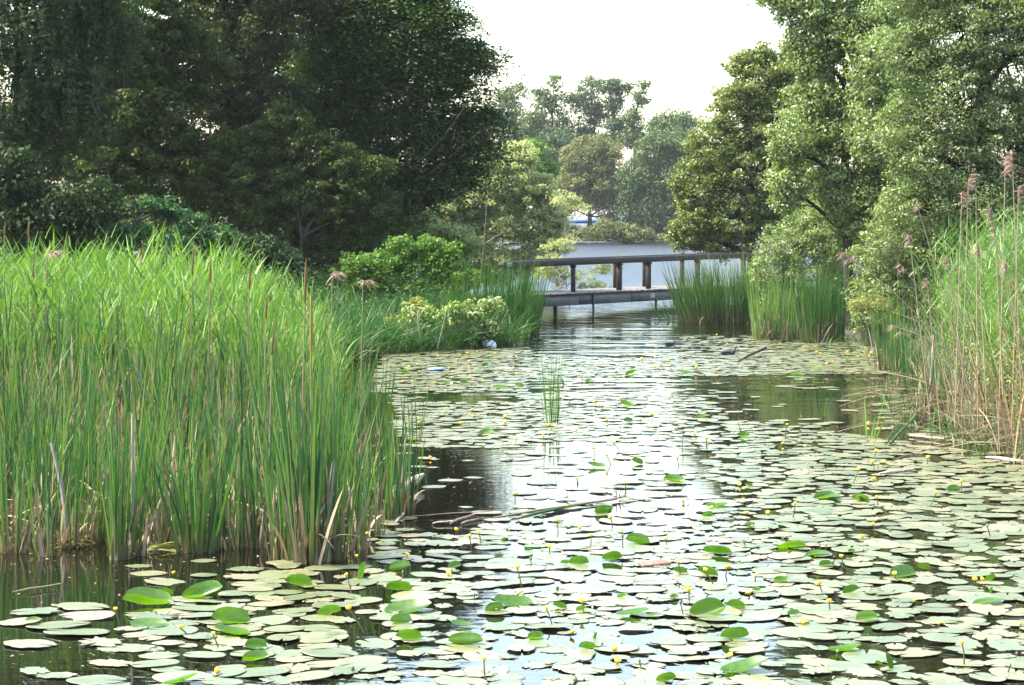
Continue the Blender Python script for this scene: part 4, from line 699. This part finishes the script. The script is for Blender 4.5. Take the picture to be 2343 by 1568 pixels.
for Z_, LST in ((Z7, U7), (Z8, U8), (Z9, U9), (Z5, U5), (Z6, U6)):
    for x, y, wz, hz in LST:
        px, py = P_(Z_, x, y+hz*.45); X0, Y0 = wat(px, min(py, 1600)); ln = wz/Z_[0]*.6049*Y0/F; hm = hz/Z_[0]*.6049*Y0/F
        tall = hz > wz*.95; L_ = max(ln, hm)/2*1.02 if not tall else hm*.6
        if tall: me = UPS[2]
        else: me = UPS[R.choice([0, 1, 3, 4, 2]) if hz > .3*wz else R.choice([5, 6, 5])]
        ob = link('lily_pad', me, None); ob.location = (X0, Y0, .015 if not tall else L_*.75)
        yaw = R.uniform(-.35, .35)+(math.pi if R.rand() < .5 else 0); k = 1 if tall else np.clip(hm/(L_*.72), .35, 1.25)
        ob.rotation_euler = (R.uniform(-.25, .25), R.uniform(-.32, .32) if not tall else -1.3, yaw); ob.scale = (L_, L_*(.6 if tall else 1), L_*k)
        look = 'upright green' if tall else ('folded bright green' if hz > .4*wz else 'curled green'); indiv.append((px, py, ob, look))
npad = 296-len(ups)-len(indiv)
pads.sort(key=lambda p: -p[4]/p[3]); near, rest = pads[:npad], pads[npad:]
def zpad(): return .004+.014*R.rand()
for px, py, x, y, r, v, yaw, rag in near:
    ob = link('lily_pad', PADS[v][1], None); ob.location = (x, y, zpad()); ob.rotation_euler = (R.normal()*.035, R.normal()*.035, yaw); ob.scale = (r, r, r)
    if R.rand() < .07 and y < 24 and r < .16: ob.data = UPS[R.choice([5, 6, 0])]; ob.scale = (r, r, r*R.uniform(.25, .6)); ob.location[2] = .012
    indiv.append((px, py, ob, ('broad ' if r > .17 else 'small ' if r < .125 else '')+('ragged brown edged' if rag else 'smooth pale green')))
indiv.sort(key=lambda q: -q[1]); RW = 20
for i in range(0, len(indiv), RW):
    row = sorted(indiv[i:i+RW], key=lambda q: q[0]); rn = ORD[i//RW]
    for j, (px, py, ob, look) in enumerate(row): tag(ob, f'{look} lily pad, {ORD[j]} from left, {rn} row up from the bottom', 'lily pad', PG)
g = MB()
for px, py, x, y, r, v, yaw, rag in rest:
    mb = PADS[v][0]; V = mb.v[0]; c, s = math.cos(yaw), math.sin(yaw); W = np.column_stack([(V[:, 0]*c-V[:, 1]*s)*r+x, (V[:, 0]*s+V[:, 1]*c)*r+y, V[:, 2]*r+zpad()]); g.add(W, mb.f[0], R.rand(), mb.t[0])
tag(g.build('lily_pads', MT['pad'], None, True), 'sheet of smaller and farther lily pads covering the pond', 'lily pads', kind='stuff')
print('pads', len(pads), 'indiv', len(indiv), 'rest', len(rest), 'quads', len(rest)*155)

# flowers: head and foot of the stalk in the enlargements; four numbers = with a stalk, two = floating; a fifth 1 = seed pod
F7 = [(768,1060,808,1168),(1203,1180,1280,1240),(1415,1225,1470,1320),(1440,1495),(1160,828)]
F8 = [(160,390,235,515),(87,545,115,620),(433,548),(15,680,60,795),(33,905,175,1070),(858,412,875,480),(920,385,940,470),(1183,618,1225,762),(1210,818,1165,870),(1382,903,1435,1020),(1622,858,1645,948),(1453,308,1463,388),(1893,375,1900,500),(1685,408,1680,480),(1818,283,1830,345),(1590,18,1600,50),(1917,52,1925,85),(2313,182),(2195,432,2197,465),(2277,583,2287,680),(1607,362),(712,682),(1555,1088),(1843,1202),(1865,1285),(955,1248,970,1400),(2335,770),(767,378),(1400,480,1407,530),(1168,122,1170,180),
 (890,810,892,862,1),(2295,862,2328,950,1),(1273,566,1290,610,1),(735,645,737,680,1),(400,660,405,690,1),(1455,778,1455,790,1),(2015,1265,2022,1320,1),(1575,1380,1572,1420,1),(60,1330,60,1345,1)]
F9 = [(387,88,392,118),(1296,20,1292,50),(1908,38,1910,118),(1733,115,1668,220),(1322,148,1323,215),(747,187,725,295),(413,270),(168,232),(558,265),(1295,338,1297,385),(963,475,962,520),(1070,560,1068,640),(1440,680,1480,735),(918,750,955,828),(985,870,1000,942),(473,715),(425,832),(122,652,215,760),(277,635,258,695),(803,1028),(1582,880),(1755,1043,1755,1060),(1912,1160,1920,1325),(2320,1050),(300,1278),(362,70),(2000,737),(2053,735),(8,790,20,885),(1213,432),
 (1012,600,1012,630,1),(393,460,403,495,1),(683,430,686,445,1),(2085,345,2120,430,1),(1410,385,1410,400,1),(2240,1320,2215,1380,1),(1047,1243,1047,1255,1),(1220,518,1220,540,1)]
F5 = [(1707,962,1760,1015),(1663,1040,1700,1100),(1583,995,1583,1035),(1475,1190,1488,1220),(1780,1218,1787,1260),(2145,860,2135,985),(2217,902,2235,950),(2295,935,2303,1010),(2110,1060,2125,1105),(1595,700,1595,760),(1737,690,1745,720),(1635,728,1640,775),(1668,808,1672,845),(1950,785,1958,820),(1878,822),(1473,880,1475,900),(820,792,840,835),(813,757),(770,787),(742,838,747,860),(1020,800),(1022,832,1022,870),(1260,920,1262,950),(1090,940,1090,975),(480,832,510,860),(632,775),(1033,710,1040,740),(1505,538,1512,580),(1590,478),(2060,475,2105,530),(1958,483),(1990,487,2010,515),(1795,437,1812,480),(1885,430,1887,450),(2230,482),(2053,440),(465,465,505,492),(413,482),(478,515),(717,432,720,470),(793,447,825,478),(790,487),(968,492),(1073,490,1075,525),(1100,525),(797,550),(688,552),(883,572,890,600),(433,577),(375,572),(640,588),(578,583),(732,408),(785,395),(842,385),(955,398),(1092,418),(594,413),(1970,328),(2007,347),(2210,300),(80,603),(548,1060),(1300,850),(665,490,690,520),(2323,720)]
F6 = [(590,1105,575,1190),(298,1095,315,1165),(38,1158,55,1195),(112,1188,118,1260),(1090,682,1085,715),(1075,700,1070,745),(765,677,740,715),(943,677),(1055,655),(1007,705),(542,745),(320,755,328,785),(235,628,235,655),(173,575),(50,768,55,785),(185,780),(82,703),(127,708),(333,717),(138,990),(1092,1325,1105,1380),(1160,1328,1160,1365),(1013,1373,968,1460),(1425,1300,1420,1350),(1120,1262,1115,1310),(1072,1105),(563,1222),(693,1238),(788,688),(825,745),(862,735),(1145,665),(545,632),(760,603),(848,605)]
def lathe(mb, prof, k, lob=0.0, rnd=.5):
    th = np.arange(k)*2*np.pi/k; m = len(prof); V = np.array([[p[0]*(1+lob*math.cos(5*a))*math.cos(a), p[0]*(1+lob*math.cos(5*a))*math.sin(a), p[1]] for p in prof for a in th])
    mb.add(V, [[i*k+j, i*k+(j+1) % k, (i+1)*k+(j+1) % k, (i+1)*k+j] for i in range(m-1) for j in range(k)], rnd)
mb = MB(); lathe(mb, [(.002, -.018), (.016, -.014), (.026, -.002), (.029, .01), (.025, .02), (.018, .021), (.014, .01), (.001, .008)], 15, .1); BLOOM = mb.mesh('blossom', True); BLOOM.materials.append(MT['petal'])
mb = MB(); lathe(mb, [(.001, .004), (.009, .006), (.012, .016), (.001, .018)], 8); DISC = mb.mesh('stigma', True); DISC.materials.append(MT['pod'])
mb = MB(); lathe(mb, [(.002, -.02), (.014, -.016), (.02, -.002), (.015, .012), (.008, .02), (.012, .024), (.001, .026)], 10); POD = mb.mesh('seed_pod', True); POD.materials.append(MT['pod'])
fl = []
for Z_, LST in ((Z7, F7), (Z8, F8), (Z9, F9), (Z5, F5), (Z6, F6)):
    for q in LST:
        hx, hy = P_(Z_, q[0], q[1]); pod = len(q) == 5
        bx, by = P_(Z_, q[2], q[3]) if len(q) > 2 else (hx, hy+3); X0, Y0 = wat(bx, by); Hd = at(hx, hy, Y0)
        Hd[2] = max(Hd[2], .03); root = empty('seed_head' if pod else 'water_lily', (X0, Y0, 0))
        k = 1.0 if Y0 < 26 else 1.15; k *= .5+.38*R.rand()
        g = MB(); e = np.array([Hd[0]-X0, R.normal()*.02, Hd[2]-.012]); add_tube(g, bez(np.array([0, 0, -.08]), e*.5+[R.normal()*.012, 0, .0], e, 6), [.0075, .007, .006, .006, .0055, .006], 6); g.build('stalk', MT['stalk'], root, True)
        ob = link('seed_pod' if pod else 'blossom', POD if pod else BLOOM, None, root); ob.location = (Hd[0]-X0, e[1], Hd[2]); ob.scale = (k, k, k); ob.rotation_euler = (R.normal()*.3, R.normal()*.3, R.rand()*6)
        if not pod and Y0 < 24: o2 = link('stigma', DISC, None, ob)
        sh = ('tall' if Hd[2] > .14 else 'short')+(' leaning left' if Hd[0]-X0 < -.05 else ' leaning right' if Hd[0]-X0 > .05 else '') if len(q) > 2 else 'floating'
        fl.append((bx, by, root, pod, sh))
for pod, nm, G in ((False, 'yellow lily bloom', 'yellow water lily blooms'), (True, 'dull seed head', 'lily seed heads without petals')):
    L1 = sorted([f for f in fl if f[3] == pod], key=lambda f: -f[1])
    for i in range(0, len(L1), 12):
        for j, f in enumerate(sorted(L1[i:i+12], key=lambda f: f[0])):
            tag(f[2], f"{f[4]} {nm}, {ORD[j]} from left, {ORD[i//12]} row of them up from bottom", 'flower' if not pod else 'seed head', G)

g = MB(); n = 5200; yy = np.sqrt(R.uniform(14.2**2, 46**2, n)); xx = R.uniform(-1, 1, n)*1180/F*yy; d = sdist(np.column_stack([xx, yy])); k = d < -.2; xx, yy = xx[k], yy[k]; n = len(xx)
add_leaves(g, np.column_stack([xx, yy, .028+.012*R.rand(n)]), .012+.03*R.rand(n)**2, .6, 3.0, R.rand(n)); tag(g.build('pond_litter', MT['straw']), 'brown bits of dead leaf scattered on the pads and water', 'litter', kind='stuff')
# ------------------------------------------------------------------ birds
def bird(px, py, k, lab, m, young=False):
    x, y = wat(px, py); root = empty('coot', (x, y, 0)); tag(root, lab, 'bird', 'coots swimming among the pads'); root.scale = (k, k, k)
    g = MB(); pth = [(-.2, .075, .006), (-.175, .07, .028), (-.13, .062, .052), (-.07, .05, .07), (0, .045, .078), (.06, .05, .072), (.105, .075, .05), (.13, .11, .034), (.142, .145, .028), (.152, .172, .031), (.172, .188, .032), (.192, .185, .024), (.205, .176, .013)]
    P = np.array([(a, 0, b) for a, b, c in pth]); add_tube(g, P, [c for a, b, c in pth], 12); bd = g.build('body', MT[m], root, True); bd.scale = (1, .95, 1)
    for s in (-1, 1):
        g = MB(); Q = np.array([(-.17, s*.035, .085), (-.1, s*.06, .085), (-.02, s*.068, .078), (.05, s*.058, .07)]); add_tube(g, Q, [.008, .024, .03, .008], 8); g.build('wing', MT[m], root, True)
        g = MB(); add_tube(g, [(.182, s*.026, .192), (.182, s*.031, .192)], .004, 6); g.build('eye', MT['red'], root)
    g = MB(); add_tube(g, [(.196, 0, .2), (.206, 0, .188), (.225, 0, .172), (.245, 0, .163)], [.009, .014, .01, .002] if not young else [.004, .008, .006, .002], 6); g.build('bill', MT['bill' if not young else 'coot'], root, True)
bird(1667, 813, 1.0, 'black coot with white bill and shield swimming behind the tilted dark plank', 'coot')
bird(1533, 790, .75, 'small dull brown young coot swimming in the ripples below the bridge', 'coot_brown', True)

# ------------------------------------------------------------------ floating things
def blob(name, lab, cat, pts, rad, m, k=8, par=None, flat=1.0):
    P = np.array(pts, float); o = P[0].copy(); g = MB(); add_tube(g, P-o, rad, k); ob = g.build(name, MT[m], par, True); ob.location = o
    if lab: tag(ob, lab, cat)
    return ob
x, y = wat(1120, 798); bag = empty('plastic_bag', (x, y, 0)); tag(bag, 'crumpled white and red plastic bag caught in stems at the left bank', 'litter')
g = MB(); add_tube(g, [(-.2, 0, .12), (-.14, .02, .13), (-.06, 0, .12), (.04, 0, .1), (.1, -.02, .07), (.13, 0, .03)], [.02, .07, .1, .11, .09, .03], 10)
V = g.v[0]; V += R.normal(size=V.shape)*.008; g.build('bag', MT['bag'], bag, True)
g = MB(); add_tube(g, [(-.13, -.05, .17), (-.1, -.07, .17), (-.06, -.07, .19)], [.01, .03, .012], 8); g.build('red_print', MT['red'], bag, True)
x, y = wat(997, 849); g = MB(); add_box(g, (0, 0, .025), I3, .3, .2, .05, bev=.02); V = g.v[0]; V[:, 2] += .02*np.sin(V[:, 0]*20); ob = g.build('wrapper', MT['blue'], None); ob.location = (x, y, .01); ob.rotation_euler = (0, 0, .2); tag(ob, 'small pale blue wrapper lying on the pads near the left bank', 'litter')
lg = [at(900, 1142, 24.6), at(925, 1118, 24.8), at(950, 1098, 25.0), at(968, 1086, 25.2)]; lg[0][2] = .02
ob = blob('driftwood_log', 'pale flat log sloping out of the cattails over dark water', 'log', lg, [.05, .06, .055, .02], 'drift')
for a, b, r, m, lab in (((1030, 1202), (1085, 1186), .02, 'driftdark', 'weathered brown plank end lying at the dark pool'), ((1055, 1203), (1095, 1196), .018, 'driftdark', 'flat grey plank piece behind the weathered one'), ((990, 1202), (1035, 1200), .012, 'drift', 'short bleached stick left of the plank pieces'), ((905, 1200), (930, 1175), .016, 'drift', 'thin crooked twig at the foot of the outermost cattails'),
                        ((1600, 1) if 0 else (1130, 1189), (1418, 1146), .014, 'straw', 'long floating straw coloured stem pointing at the centre of the pond'), ((1180, 1192), (1300, 1165), .016, 'cattail', 'flat green floating blade beside the long straw stem'), ((1275, 1164), (1410, 1150), .012, 'driftdark', 'dark reddish stem lying along the end of the straw one'),
                        ((930, 1187), (1190, 1172), .006, 'straw', 'fine pale stem floating across the dark pool'), ((30, 1360), (140, 1345), .008, 'straw', 'single pale dead blade floating at the lower left'), ((2010, 1088), (2090, 1080), .02, 'drift', 'brownish stick floating before the right reeds'), ((2255, 1050), (2342, 1062), .025, 'drift', 'grey branch lying in the water at the right border'), ((2080, 1000), (2160, 1010), .02, 'drift', 'pale driftwood piece under the right bed')):
    xa, ya = wat(*a); xb, yb = wat(*b); P = [(xa, ya, .02), ((xa*2+xb)/3, (ya*2+yb)/3, .03), ((xa+2*xb)/3, (ya+2*yb)/3, .028), (xb, yb, .035)]
    blob('floating_stem' if 'stem' in lab or 'blade' in lab else 'driftwood', lab, 'driftwood' if 'stem' not in lab and 'blade' not in lab else 'stem', P, [r*.6, r, r, r*.7], m, 6)
g = MB(); m = 26; add_blades(g, np.column_stack([R.normal(size=m)*.03, R.normal(size=m)*.03, np.full(m, .03)]), np.column_stack([R.normal(size=m), R.normal(size=m)*.5, R.rand(m)*.6]), .16, .01, .2, 3, R.rand(m)); x, y = wat(1412, 1146); ob = g.build('root_tuft', MT['rust'], None); ob.location = (x, y, 0); tag(ob, 'spiky brown root tuft at the end of the floating stem', 'root tuft')
x, y = wat(1497, 1295); g = MB(); add_box(g, (0, 0, .02), I3, .26, .16, .03, bev=.005); ob = g.build('brick_tile', MT['brick'], None); ob.location = (x, y, .0); ob.rotation_euler = (.03, -.04, .25); tag(ob, 'pinkish speckled tile lying flat among the pads', 'tile')
blob('dark_plank', 'dark plank tilted out of the pads right of the coot', 'plank', [(*wat(1685, 829), .0), (*wat(1715, 823), .1), (*wat(1752, 819), .22)], [.015, .028, .03], 'rustpost')
for px, py, h, r, lean_, lab in ((2128, 946, 1.25, .035, .04, 'stout pale dead stem standing in the water before the right reeds'), (158, 1240, .95, .03, -.12, 'thick pale broken stem leaning left in the dead cattails'), (303, 1268, 1.3, .02, .0, 'pale jointed stem standing beside the slender cattail clump'), (918, 1180, .8, .018, .03, 'straw coloured stake at the outer corner of the left bed'), (745, 1285, .9, .035, .05, 'tan stump of an old stem under the tallest cattails')):
    x, y = wat(px, py); blob('dead_reed', lab, 'dead reed', [(x, y, -.15), (x+lean_*.3, y, h*.35), (x+lean_*.8, y, h*.7), (x+lean_*1.4, y, h)], [r, r*.9, r*.8, r*.5], 'pale_bark', 7)
# yellowed leaves fallen at the left edge
for px, py, lab, s in ((215, 1250, 'pale yellow cattail leaves fallen in a loop on the water', 1), (330, 1262, 'yellow striped leaves arching down to the water', -1)):
    x, y = wat(px, py); root = empty('fallen_leaves', (x, y, 0)); tag(root, lab, 'fallen leaves'); g = MB(); m = 9
    add_blades(g, np.column_stack([R.normal(size=m)*.04, R.normal(size=m)*.05, np.full(m, .02)]), np.column_stack([-s*np.ones(m), R.normal(size=m)*.3, .2+.5*R.rand(m)]), .3+.15*R.rand(m), .026, .45, 7, R.rand(m)); g.build('leaves', MT['yellow_leaf'], root)

# ------------------------------------------------------------------ the air
m, n, out = mat('haze'); v = n.nodes.new('ShaderNodeVolumePrincipled'); v.inputs['Color'].default_value = (.86, .92, 1, 1); v.inputs['Density'].default_value = .0001; v.inputs['Anisotropy'].default_value = 0
n.links.new(v.outputs[0], out.inputs['Volume'])
g = MB(); add_box(g, (0, 280, 20), I3, 1220, 700, 43); tag(g.build('haze', m), 'thin pale summer haze over the lake', 'haze', kind='stuff')
